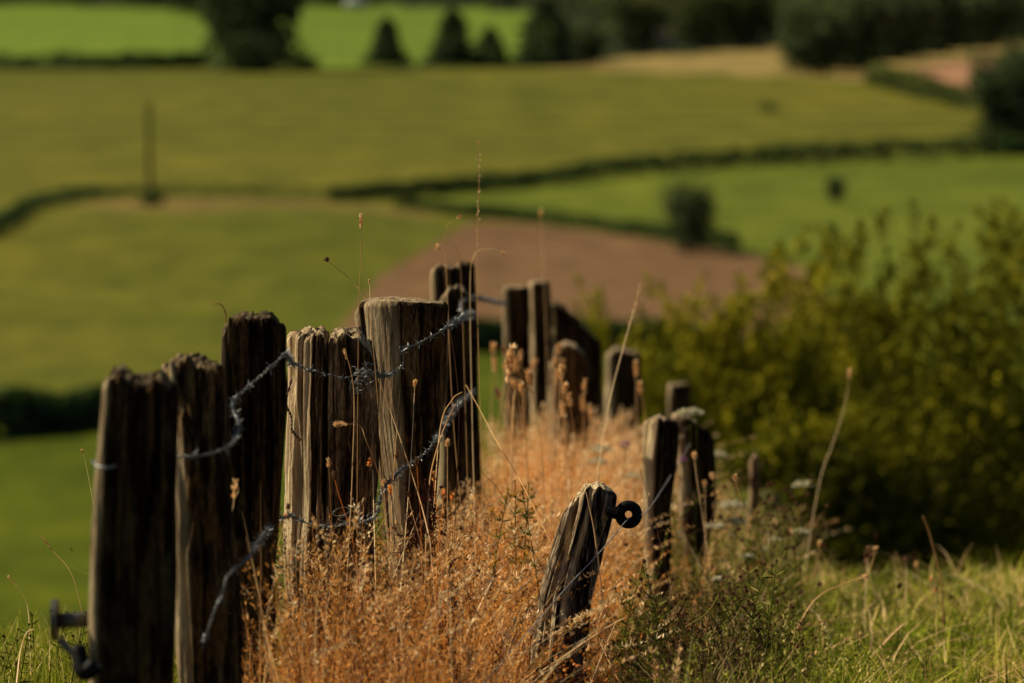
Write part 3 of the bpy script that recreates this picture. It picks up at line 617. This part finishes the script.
stalk([(450, 330, 8.3), (456, 370, 8.2), (459, 420, 8.1), (456, 500, 8)], 'reddish stem before the slim domed post', head=None, rad=.0011, mat=BROWNSTEM)
stalk([(456, 404, 7.6), (446, 424, 7.6), (438, 446, 7.5), (430, 480, 7.4), (426, 540, 7.2)], 'bright blade crossing the lower barbed wire', head=None, rad=.0022)
stalk([(466, 385, 8.3), (480, 410, 8.1), (496, 440, 7.9), (520, 480, 7.7), (540, 520, 7.6)], 'thin straw slanting right from the slim domed post', head=None, rad=.0011)
stalk([(462, 392, 7.6), (452, 400, 7.6), (440, 430, 7.6), (432, 540, 7.4)], 'bent pale blade at the foot of the domed post', head=None, rad=.0014)
stalk([(440, 540, 7.1), (452, 562, 7.1), (476, 610, 7), (500, 660, 6.95), (506, 690, 6.9)], 'dark diagonal stem through the orange grass left of the short post', head=None, mat=BROWNSTEM, rad=.0018)
stalk([(480, 470, 7.1), (500, 492, 7.1), (530, 545, 7.1), (552, 585, 7.05), (590, 640, 7.0), (600, 690, 6.95)], 'fine dark stem crossing the short tilted post', head=None, mat=BROWNSTEM, rad=.0009)
stalk([(586, 492, 7.25), (590, 510, 7.25), (594, 530, 7.25), (597, 552, 7.25)], 'short pale straw lying against the top of the short post', head=None, rad=.0013)
stalk([(640, 470, 8), (652, 510, 7.9), (664, 560, 7.7), (678, 630, 7.4), (690, 690, 7.2)], 'thin dark stem right of the ring insulator', head=None, mat=BROWNSTEM, rad=.0011)
stalk([(626, 617, 7), (606, 628, 7), (588, 640, 7)], 'short bright broken straw right of the short post', head=None, rad=.002)
stalk([(624, 576, 7.1), (612, 590, 7.1), (600, 618, 7.05), (596, 640, 7.0), (592, 690, 7)], 'slanting straw spike beside the short post', hl=.4, spread=.003, dens=.6)
stalk([(617, 620, 6.95), (604, 650, 6.95), (588, 690, 6.9)], 'long straw slanting left below the broken straw', head=None, rad=.0013)
stalk([(512, 346, 9), (508, 380, 9), (512, 440, 8.9), (512, 520, 8.7)], 'plump knotted seed head before the square topped far post', hl=.35, spread=.012, dens=1.6, L=.016, W=.007)
stalk([(535, 395, 9.4), (520, 380, 9.4), (514, 398, 9.4), (512, 440, 9.2), (510, 520, 9)], 'arched blade in front of the far posts', head=None, rad=.0024)
stalk([(82, 450, 7.3), (86, 465, 7.3), (96, 520, 7.2), (100, 560, 7.1), (104, 640, 7)], 'tiny seed head close to the left edge over the green field', hl=.06, spread=.002, dens=.4, rad=.0004)
stalk([(40, 535, 7.6), (54, 552, 7.6), (72, 575, 7.5), (84, 620, 7.4)], 'thin straw leaning left beside the nearest post', hl=.3, spread=.002, dens=.4, rad=.0007)
stalk([(34, 629, 7.2), (26, 634, 7.2), (20, 655, 7.2), (16, 690, 7.1)], 'bright hooked straw at the lower left corner', head=None, rad=.002)
stalk([(8, 576, 7.8), (22, 594, 7.8), (28, 610, 7.8), (30, 650, 7.7)], 'thin straw tip at the left edge above the grass', hl=.2, spread=.002, dens=.4, rad=.0008)
stalk([(236, 480, 6.3), (233, 510, 6.3), (230, 560, 6.25), (222, 640, 6.2)], 'blurred brown seed spike before the third post', hl=.25, spread=.006, dens=1)
stalk([(868, 546, 10), (868, 560, 10), (866, 590, 9.9)], 'upright pinkish dock spike before the dark shrubs', hl=.6, spread=.012, hm=BUD, dens=1.2, L=.01, W=.006)
stalk([(905, 556, 10), (906, 570, 10), (906, 600, 9.9)], 'small round seed head between the dock spikes', hl=.3, spread=.008, hm=BUD, dens=.6)
for k in range(26):
    x = random.uniform(488, 640); y = np.interp(x, [488, 640], [372, 395]) + random.uniform(-38, 25); Y = random.uniform(9, 12.5); b_ = random.uniform(-16, 18)
    stalk([(x, y, Y), (x - b_ * .3, y + 22, Y), (x - b_, y + 80, Y), (x - b_ * 1.2, y + 130, Y)], 'blurred straw stalk with a plump seed head among the far posts', hl=random.uniform(.18, .3), spread=.007, dens=1, rad=.0012, L=.013, W=.005, group='seed heads among the far posts')
for k in range(18):
    x = random.uniform(690, 960); y = np.interp(x, [690, 850, 960], [470, 555, 580]) + random.uniform(-30, 20); Y = random.uniform(9, 11); b_ = random.uniform(-22, 22)
    stalk([(x, y, Y), (x - b_ * .2, y + 18, Y), (x - b_, y + 60, Y)], 'blurred dry stem standing before the dark base of the shrubs', hl=.2, spread=.006, dens=.6, rad=.0011, mat=STRAW if k % 3 else BROWNSTEM, L=.009, W=.004, group='dry stems before the shrubs')
for k in range(16):
    x = random.uniform(285, 470); y = random.uniform(420, 520); Y = random.uniform(6.9, 7.15); b_ = random.uniform(-25, 25)
    stalk([(x, y, Y), (x - b_ * .2, y + 18, Y), (x - b_, y + 70, Y), (x - b_ * 1.3, y + 120, Y)], 'thin dry stalk with a ragged seed head before the split and widest posts', hl=random.uniform(.12, .25), spread=.004, dens=.9, rad=.0009, mat=STRAW if k % 2 else DRY, hm=None if k % 3 else BUD, group='seed heads before the near posts')
def flower(px, py, Y, rpx, label, mat=WHITEFL, name='yarrow', cat='flower', n=150, group=None, stem=WEED, flat=.3):
    c = at(px, py, Y); r_ = rpx * Y / FPX; g = gz(c[0], Y); foot = np.array([c[0] + random.uniform(-.03, .03), Y + random.uniform(-.03, .03), g - .01])
    root = empty(name, foot); tag(root, label, cat, group)
    m = MB(); path = smooth_path([foot, (foot + c) / 2 + (random.uniform(-.01, .01), 0, 0), c + (0, 0, -r_ * .6)], 12); tube(m, path, .0009, 5, .3)
    for k in range(7):
        a = k * .9; tube(m, [path[-1], c + (math.cos(a) * r_ * .7, math.sin(a) * r_ * .7, -r_ * .05)], .0007, 4, .3)
    m.build('stem', stem, root, True)
    m = MB(); d = rng.random(n) ** .5 * r_; a = rng.random(n) * 6.28
    p = c + np.stack([np.cos(a) * d, np.sin(a) * d, flat * r_ * (1 - (d / r_) ** 2) + rng.normal(0, r_ * .06, n)], 1)
    m.add(*kites(p, unit(rng.normal(size=(n, 3)) + (0, 0, .6)), r_ * .3, r_ * .26, rng.random(n))); m.build('flower_head', mat, root)
for x, y, Y, r_, l in ((690, 413, 10.3, 13, 'white yarrow head against the top of the knobbly post'), (716, 455, 12, 10, 'cream yarrow head between the knobbly post and the thin stake'),
        (733, 506, 11, 13, 'large white yarrow head lowest beside the thin stake'), (716, 527, 10.4, 11, 'white yarrow head at the left of a close pair'), (736, 522, 10.6, 11, 'white yarrow head at the right of a close pair'),
        (803, 485, 11, 11, 'flat pale flower head alone against the dark shrubs'), (801, 532, 10.2, 9, 'pale flower head below the lone flat one'), (748, 556, 9.4, 7, 'small white flower near the green weeds'),
        (600, 450, 11.2, 12, 'cream flower head above the dry grass near the far posts'), (598, 462, 11, 10, 'cream flower head just under another one'), (634, 476, 11, 10, 'yellowish cream flower head beside the leaning post'),
        (775, 540, 10, 7, 'small cream flower among brown weeds'), (718, 579, 8.8, 7, 'small cream flower low in the green weeds')):
    flower(x, y, Y, r_, l)
flower(625, 447, 10.6, 6, 'small purple flower beside the cream flowers', PURPLE, 'knapweed', n=80, flat=1)
flower(683, 461, 9.9, 5, 'small purple flower between the two dark leaning posts', PURPLE, 'knapweed', n=80, flat=1)
flower(531, 634, 7.25, 4.5, 'small pink flower at the left foot of the short post', PURPLE, 'knapweed', n=80, flat=1)
flower(328, 634, 7.2, 5, 'small yellow flower low in the orange grass', YELLOWFL, 'hawkbit', n=70)
flower(770, 518, 9.0, 5, 'round reddish bud on an upright stem', BUD, 'knapweed', n=80, flat=1)
flower(697, 411, 9.8, 2.6, 'tiny pale bud above the white yarrow head', WHITEFL, 'daisy', n=50, flat=1)
# branching weeds with buds
budmesh = {}
def weed(px, py, Y, label, mat, budmat, group, nb=9, hw=.07, bud=.0045, name='weed'):
    c = at(px, py, Y); g = gz(c[0], Y); foot = np.array([c[0] + random.uniform(-.04, .04), Y, g - .01]); H = c[2] - foot[2]
    root = empty(name, foot); tag(root, label, 'weed', group)
    m = MB(); main = smooth_path([foot, foot + (random.uniform(-.02, .02), .01, H * .5), c], 16); tube(m, main, np.linspace(.0022, .0009, 16), 5, .4)
    tips = [main[-1]]
    for k in range(nb):
        i = random.randint(6, 14); a = random.random() * 6.28; ln = random.uniform(.4, 1) * hw
        p0 = main[i]; e = p0 + (math.cos(a) * ln, math.sin(a) * ln, ln * random.uniform(.5, 1.4)); tube(m, smooth_path([p0, (p0 + e) / 2 + (math.cos(a) * ln * .15, math.sin(a) * ln * .15, -.004), e], 7), .0008, 4, random.random()); tips.append(e)
    n = 60; i = rng.integers(2, 15, n); a = rng.random(n) * 6.28; D = unit(np.stack([np.cos(a), np.sin(a), rng.uniform(0, 1, n)], 1))
    lf = MB(); lf.add(*kites(main[i] + D * .012, D, .03 * (.5 + rng.random(n)), .004, rng.random(n)))
    m.build('stem', mat, root, True); lf.build('leaves', mat, root)
    if budmat.name not in budmesh:
        b = MB(); n = 22; d = unit(rng.normal(size=(n, 3))); b.add(*kites(d * .5, unit(d + (0, 0, 1.)), 1.5, .8, rng.random(n))); o = b.build('bud', budmat); budmesh[budmat.name] = o.data; bpy.data.objects.remove(o)
    for t in tips:
        o = bpy.data.objects.new('bud', budmesh[budmat.name]); COL.objects.link(o); o.parent = root; o.location = tuple(np.array(t) - foot); o.scale = (bud * random.uniform(.7, 1.2),) * 3; o.rotation_euler = (random.uniform(-.5, .5), random.uniform(-.5, .5), random.random() * 6)
for k in range(26):
    x = random.uniform(615, 790); y = random.uniform(560, 650); Y = random.uniform(6.9, 8.3)
    weed(x, y, Y, 'wiry green weed with small brown buds right of the short post', WEED, BUD, 'green weeds right of the short post', nb=8)
for k in range(14):
    x = random.uniform(620, 800); y = random.uniform(490, 570); Y = random.uniform(9, 11)
    weed(x, y, Y, 'blurred green weed with buds among the white flowers', WEED, WHITEFL if k % 5 == 0 else BUD, 'weeds among the white flowers', nb=10, hw=.1, bud=.007)
for k, (x, y) in enumerate(((425, 480), (418, 505), (436, 492), (408, 520), (430, 520), (445, 500))):
    weed(x, y, 7.3 + .1 * random.random(), 'dark red branching weed at the foot of the widest post', REDWEED, REDWEED, 'dark red weeds by the widest post', nb=22, hw=.055, bud=.0035)
for k in range(5):
    weed(548 + k * 8, 664 + random.uniform(-8, 10), 7.0, 'dry brown seeding weed at the foot of the short post', BROWNSTEM, DRY, 'dry weeds hiding the foot of the short post', nb=24, hw=.04, bud=.004)
for k in range(4):
    weed(508 + k * 7, 478 + random.uniform(-6, 14), 8.0, 'yellow green weed in the orange grass above the short post', WEED, YELLOWFL, 'yellow green weeds in the orange grass', nb=16, hw=.03, bud=.004)
for k in range(8):
    weed(random.uniform(0, 88), random.uniform(600, 650), random.uniform(7, 7.8), 'small green weed with dark buds in the grass at the lower left', WEED, BROWNSTEM, 'weeds at the lower left', nb=6, hw=.03, bud=.003)
# ------------------------------------------------------------------ grass
def ribbons(mb, x, y, H, lean, W, r, nseg=4, curl=1.):
    n = len(x); z = G(x, y) - .01; a = rng.random(n) * 6.283; t = np.linspace(0, 1, nseg + 1)
    P0 = np.stack([x, y, z], 1); Ld = lean
    P = P0[:, None, :] + np.stack([Ld[:, 0:1] * t ** 2 * H[:, None], Ld[:, 1:2] * t ** 2 * H[:, None], H[:, None] * (t - curl * .18 * t ** 3 * np.linalg.norm(Ld, axis=1)[:, None])], -1)
    wob = rng.normal(0, .035, (n, 1, 2)) * np.sin(t * 5.2 + rng.random((n, 1)) * 6)[..., None] * H[:, None, None] * t[None, :, None]; P[..., :2] += wob
    S = np.stack([np.cos(a), np.sin(a), 0 * a], 1)[:, None, :] * (W[:, None] * (1 - t ** 1.6 * .92) / 2)[..., None]
    v = np.stack([P - S, P + S], 2).reshape(n, -1, 3); k = 2 * (nseg + 1)
    base = np.arange(n)[:, None, None] * k; q = np.arange(nseg)[None, :, None] * 2
    f = (base + q + np.array([0, 1, 3, 2])[None, None, :]).reshape(-1, 4)
    mb.add(v.reshape(-1, 3), f, np.repeat(r, k)); return P
def lean_(n, amt, bias=(0, 0)):
    a = rng.random(n) * 6.283; m = amt * rng.random(n); return np.stack([np.cos(a) * m + bias[0], np.sin(a) * m + bias[1]], 1)
def scatter(n, y0, y1, xl, xr):
    y = np.sqrt(rng.random(n) * (y1 ** 2 - y0 ** 2) + y0 ** 2); a, b = xl(y), xr(y); return a + (b - a) * rng.random(n), y
# orange dry grass: fine stems with fluffy panicles
def panicles(mb, P, H, m, spread, L, W, rr, start=.45):
    n = len(P); ns = P.shape[1] - 1
    t = start + (1 - start) * rng.random((n, m)); q = t * ns; i = np.minimum(q.astype(int), ns - 1); f = (q - i)[..., None]
    ar = np.arange(n)[:, None]; p = P[ar, i] * (1 - f) + P[ar, i + 1] * f
    a = rng.random((n, m)) * 6.283; d = spread * H[:, None] * (1.05 - t) / (1 - start) * rng.random((n, m)) + .002
    off = np.stack([np.cos(a) * d, np.sin(a) * d, d * rng.uniform(-.1, .9, (n, m))], -1); c = (p + off).reshape(-1, 3); D = unit((off + np.array([0, 0, .004])).reshape(-1, 3) + rng.normal(0, .002, (n * m, 3)))
    N = n * m; mb.add(*kites(c, D, L * (.6 + .8 * rng.random(N)), W * (.6 + .8 * rng.random(N)), np.clip(np.repeat(rr, m) + rng.normal(0, .16, N), 0, 1)))
    sel = rng.random(N) < .35; p0 = p.reshape(-1, 3)[sel]; c0 = c[sel]; s = unit(np.cross(c0 - p0 + 1e-6, rng.normal(size=p0.shape))) * .0004
    v = np.stack([p0 - s, p0 + s, c0 + s, c0 - s], 1).reshape(-1, 3); mb.add(v, np.arange(len(v)).reshape(-1, 4), .35)
# height of the dry grass: lower in front of the split posts, falls off to the right
TPX = [150, 235, 262, 300, 340, 400, 440, 480, 520, 560, 600, 640, 680, 720, 760, 850, 1000]
TTAB = np.array([[720, 625, 530, 530, 530, 555, 545, 590, 690, 740, 740, 700, 640, 635, 640, 650, 650],
                 [700, 620, 520, 530, 530, 545, 510, 505, 525, 545, 580, 640, 625, 600, 600, 630, 640],
                 [700, 640, 545, 540, 540, 540, 510, 475, 468, 466, 490, 590, 565, 530, 545, 600, 630],
                 [700, 640, 545, 540, 540, 520, 450, 405, 412, 428, 428, 450, 480, 500, 520, 600, 620]], float)
def topline(px, y):
    k = np.interp(y, [7.4, 8.3, 10.5, 13], [0, 1, 2, 3]); i = np.minimum(k.astype(int), 2); f = k - i
    T = np.stack([np.interp(px, TPX, t) for t in TTAB]); a = np.arange(len(px)); return T[i, a] * (1 - f) + T[i + 1, a] * f
def hdry(x, y):
    px, _ = proj(x, y, G(x, y) + .3)
    return np.clip(CAMZ - (topline(px, y) + 62) / FPX * y - G(x, y), .05, .60)
dry = MB()
XL = lambda y: np.maximum(fence_x(y) - .02 - .1 * (y < 7), -.078 * y)
XR = lambda y: np.interp(y, [5.8, 7.2, 9, 12, 16], [.25, .30, .45, .65, 1.0])
x, y = scatter(15000, 6.1, 15.5, XL, XR)
pq, _ = proj(x, y, G(x, y) + .3); keep = rng.random(len(x)) < np.where(y < 9, 1, .75) * np.interp(pq, [590, 640, 760], [1, .18, .06]); x, y = x[keep], y[keep]
H = hdry(x, y) * (.62 + .42 * rng.random(len(x))); r = np.clip(.56 + .55 * np.array([NZ(Vector((a * 9, b * 6, 0))) for a, b in zip(x.tolist(), y.tolist())]) + rng.normal(0, .16, len(x)), 0, 1)
gap = np.array([NZ(Vector((a * 14, b * 9, 7))) for a, b in zip(x.tolist(), y.tolist())]); H = H * np.clip(1.02 + .42 * gap, .6, 1.12); kk = rng.random(len(x)) < np.clip(.95 + 1.6 * gap, .25, 1)
x, y, H, r = x[kk], y[kk], H[kk], np.clip(r[kk] + .25 * gap[kk], 0, 1)
px_, _ = proj(x, y, G(x, y) + H); r = np.where(px_ > 600, r * .75, r)
P = ribbons(dry, x, y, H, lean_(len(x), .6, (.06, 0)), .0014 + .0016 * rng.random(len(x)), r)
panicles(dry, P, H, 30, .10, .0105, .0022, r, .4)
tag(dry.build('dry_grass', DRY), 'mass of fine orange dry grass along the foot of the fence', 'grass', kind='stuff')
st = MB(); x, y = scatter(5500, 6.2, 15.5, XL, lambda y: XR(y) + .15)
H = hdry(x, y) * (.6 + .6 * rng.random(len(x))); r = rng.random(len(x)); ribbons(st, x, y, H, lean_(len(x), .8), .0022 + .003 * rng.random(len(x)), r, 5)
tag(st.build('straw_blades', STRAW), 'scattered pale straw blades through the dry grass', 'grass', kind='stuff')
hd = MB(); x, y = scatter(2200, 6.3, 15, XL, lambda y: XR(y) + .1)
H = hdry(x, y) * (.85 + .4 * rng.random(len(x))); r = np.clip(rng.normal(.6, .25, len(x)), 0, 1); P = ribbons(hd, x, y, H, lean_(len(x), .9, (.15, 0)), .0016 + 0 * H, r, 6)
pq, _ = proj(x, y, G(x, y) + .3); kk = rng.random(len(x)) < np.interp(pq, [600, 660, 850], [1, .3, .08]); P, H, r = P[kk], H[kk], r[kk]
panicles(hd, P, H, 26, .022, .011, .0036, r, .82)
tag(hd.build('seed_head_grass', STRAW), 'straw coloured grass with knotted seed heads through the dry grass', 'grass', kind='stuff')
br = MB(); x, y = scatter(4200, 6.3, 9.5, XL, lambda y: XR(y) + .25)
H = hdry(x, y) * (.7 + .5 * rng.random(len(x))); P = ribbons(br, x, y, H, lean_(len(x), .5, (-.25, 0)), .0022 + 0 * H, rng.random(len(x)), 5)
panicles(br, P, H, 9, .03, .007, .004, rng.random(len(x)), .6)
tag(br.build('brown_stems', BROWNSTEM), 'thin dark brown stems slanting through the dry grass', 'grass', kind='stuff')
# tall mixed weeds toward the right
mx = MB(); x, y = scatter(9500, 6.3, 13.5, lambda y: fence_x(y) * 0 + np.interp(y, [6, 9, 13.5], [.12, .2, .5]), lambda y: .095 * y)
hright = hdry
H = hright(x, y) * (.45 + .6 * rng.random(len(x))); r = np.clip(rng.normal(.55, .25, len(x)), 0, 1)
P = ribbons(mx, x, y, H, lean_(len(x), .7), .0022 + .0028 * rng.random(len(x)), r, 4); panicles(mx, P, H, 8, .10, .009, .0035, r, .3)
tag(mx.build('tall_green_grass', GREEN), 'tall mixed green grass right of the short post', 'grass', kind='stuff')
md = MB(); x, y = scatter(3000, 7, 14, lambda y: np.interp(y, [6, 9, 13.5], [.15, .25, .5]), lambda y: .075 * y)
H = hright(x, y) * (.6 + .6 * rng.random(len(x))); r = rng.random(len(x)) * .8; P = ribbons(md, x, y, H, lean_(len(x), .6), .0016 + 0 * H, r, 4); panicles(md, P, H, 16, .10, .008, .0035, r, .4)
tag(md.build('dry_weeds', WEED), 'brown seeding weeds mixed into the grass at the right', 'grass', kind='stuff')
th = MB(); x, y = scatter(8000, 6.3, 14, lambda y: np.interp(y, [6, 9, 13.5], [.3, .4, .7]), lambda y: .16 * y + .1)
kk = np.array([NZ(Vector((a * 2.5, b * 1.6, 9))) for a, b in zip(x.tolist(), y.tolist())]) > rng.random(len(x)) * .9 - .35; x, y = x[kk], y[kk]
H = .05 + .16 * rng.random(len(x)) ** 1.5; P = ribbons(th, x, y, H, lean_(len(x), 2.6), .003 + .003 * rng.random(len(x)), np.clip(rng.normal(.4, .28, len(x)), 0, 1), 4)
tag(th.build('dead_thatch', STRAW), 'matted dead straw lying in the green grass at the right', 'grass', kind='stuff')
gr = MB(); x, y = scatter(42000, 6.3, 16, lambda y: np.interp(y, [6, 9, 13.5], [.25, .35, .7]), lambda y: .16 * y + .1)
H = .04 + .13 * rng.random(len(x)) ** 1.5; r = np.clip(rng.normal(.45, .24, len(x)) + .9 * np.array([NZ(Vector((a * 3, b * 2, 4))) for a, b in zip(x.tolist(), y.tolist())]), 0, 1)
ribbons(gr, x, y, H, lean_(len(x), 1.7), .004 + .006 * rng.random(len(x)), r, 3)
x, y = scatter(26000, 4.8, 10.5, lambda y: -.17 * y, lambda y: fence_x(y) + .0 - .0 * y)
H = .08 + .14 * rng.random(len(x)); r = np.clip(rng.normal(.5, .22, len(x)) + .2 * np.array([NZ(Vector((a * 3, b * 2, 4))) for a, b in zip(x.tolist(), y.tolist())]), 0, 1)
ribbons(gr, x, y, H, lean_(len(x), 1.), .003 + .004 * rng.random(len(x)), r, 3)
x, y = scatter(9000, 7.4, 8.8, lambda y: -.17 * y, lambda y: -.09 * y)
H = .1 + .16 * rng.random(len(x)); ribbons(gr, x, y, H, lean_(len(x), .9), .003 + .004 * rng.random(len(x)), np.clip(rng.normal(.55, .25, len(x)), 0, 1), 4)
tag(gr.build('green_grass', GREEN), 'short green meadow grass on the hilltop beside the fence', 'grass', kind='stuff')
# ------------------------------------------------------------------ shrubs beyond the fence
def shrub(px, top, Y, wpx, base, label, mat, n=1500, seed=0):
    Y = Y * 1.35; n = int(n * 1.7)
    s = Y / FPX; c = at(px, top, Y); g = gz(c[0], Y); H = c[2] - g; Wd = wpx * s / 2
    b = np.array([c[0], Y, g]); root = empty('shrub', b); tag(root, label, 'shrub')
    m = MB(); lf = MB()
    for k in range(16):
        a = random.random() * 6.28; e = b + (math.cos(a) * Wd * .7 * random.random(), math.sin(a) * Wd * .5, H * random.uniform(.5, .9))
        tube(m, smooth_path([b, (b + e) / 2 + (math.cos(a) * .06, 0, .1), e], 10), np.linspace(.02, .004, 10), 6)
    m.build('branches', TRUNK, root, True)
    d = unit(rng.normal(size=(n, 3))); d[:, 2] = np.abs(d[:, 2]) * 1.0 - .25 * (rng.random(n) < .4); rr = rng.random(n) ** .4
    lump = np.array([1 + .20 * NZ(Vector(tuple(q * 2.6 + seed))) + .14 * NZ(Vector(tuple(q * 7 + seed))) for q in d]); rr = np.minimum(rr * lump, 1.06)
    p = b + (0, 0, H * .3) + d * rr[:, None] * (Wd, Wd * .8, H * .70)
    p[:, 2] = np.maximum(p[:, 2], g + .05)
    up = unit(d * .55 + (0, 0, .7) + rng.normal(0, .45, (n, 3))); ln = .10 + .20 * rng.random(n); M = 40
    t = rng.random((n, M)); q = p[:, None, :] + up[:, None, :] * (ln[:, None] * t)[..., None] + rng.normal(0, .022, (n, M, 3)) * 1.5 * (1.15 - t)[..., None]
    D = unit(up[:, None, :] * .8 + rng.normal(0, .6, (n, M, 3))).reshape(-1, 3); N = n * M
    tint = np.clip(np.repeat(.30 * rr ** 3 + .25 + np.array([.40 * NZ(Vector(tuple(a * 1.8))) + .25 * NZ(Vector(tuple(a * 5.))) for a in p]) + .22 * (p[:, 2] - b[2] - H * .6) / H + rng.normal(0, .08, n), M) + rng.normal(0, .06, N) , 0, 1)  # leaf tone paler outward and upward, painting lit tops over dark insides
    lf.add(*kites(q.reshape(-1, 3), D, (.042 * (.6 + .8 * rng.random(N))), .024, tint)); lf.build('foliage', mat, root)
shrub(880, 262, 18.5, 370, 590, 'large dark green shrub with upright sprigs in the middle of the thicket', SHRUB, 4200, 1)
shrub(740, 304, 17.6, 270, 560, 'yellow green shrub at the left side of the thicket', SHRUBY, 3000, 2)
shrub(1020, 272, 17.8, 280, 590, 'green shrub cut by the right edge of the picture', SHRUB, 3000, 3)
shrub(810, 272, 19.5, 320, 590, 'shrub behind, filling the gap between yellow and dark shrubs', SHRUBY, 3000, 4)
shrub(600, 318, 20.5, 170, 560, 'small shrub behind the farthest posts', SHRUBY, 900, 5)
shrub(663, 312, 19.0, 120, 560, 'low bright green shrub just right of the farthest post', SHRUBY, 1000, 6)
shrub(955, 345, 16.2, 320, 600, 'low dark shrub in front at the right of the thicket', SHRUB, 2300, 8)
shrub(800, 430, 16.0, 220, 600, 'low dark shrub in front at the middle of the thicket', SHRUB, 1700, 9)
# ------------------------------------------------------------------ light
SUN_AZ, SUN_EL = R(-72), R(40)     # azimuth from +Y toward -X
w = bpy.data.worlds.new('World'); scene.world = w; w.use_nodes = True; nt = w.node_tree
sky = nt.nodes.new('ShaderNodeTexSky'); sky.sky_type = 'NISHITA'; sky.sun_disc = False; sky.sun_elevation = SUN_EL; sky.sun_rotation = SUN_AZ
bg = nt.nodes['Background']; bg.inputs['Strength'].default_value = .05; nt.links.new(sky.outputs[0], bg.inputs['Color'])
sd = bpy.data.lights.new('sun', 'SUN'); sd.energy = 5.0; sd.angle = R(.5); sd.color = (1, .89, .66)
so = bpy.data.objects.new('sun', sd); COL.objects.link(so)
dv = Vector((math.sin(SUN_AZ) * math.cos(SUN_EL), math.cos(SUN_AZ) * math.cos(SUN_EL), math.sin(SUN_EL)))
so.rotation_euler = dv.to_track_quat('Z', 'Y').to_euler(); so.location = (-4, 6, 8)
scene.view_settings.view_transform = 'Standard'; scene.view_settings.look = 'None'; scene.view_settings.exposure = 0
scene.cycles.use_denoising = True
scene.cycles.max_bounces = 6; scene.cycles.transparent_max_bounces = 4
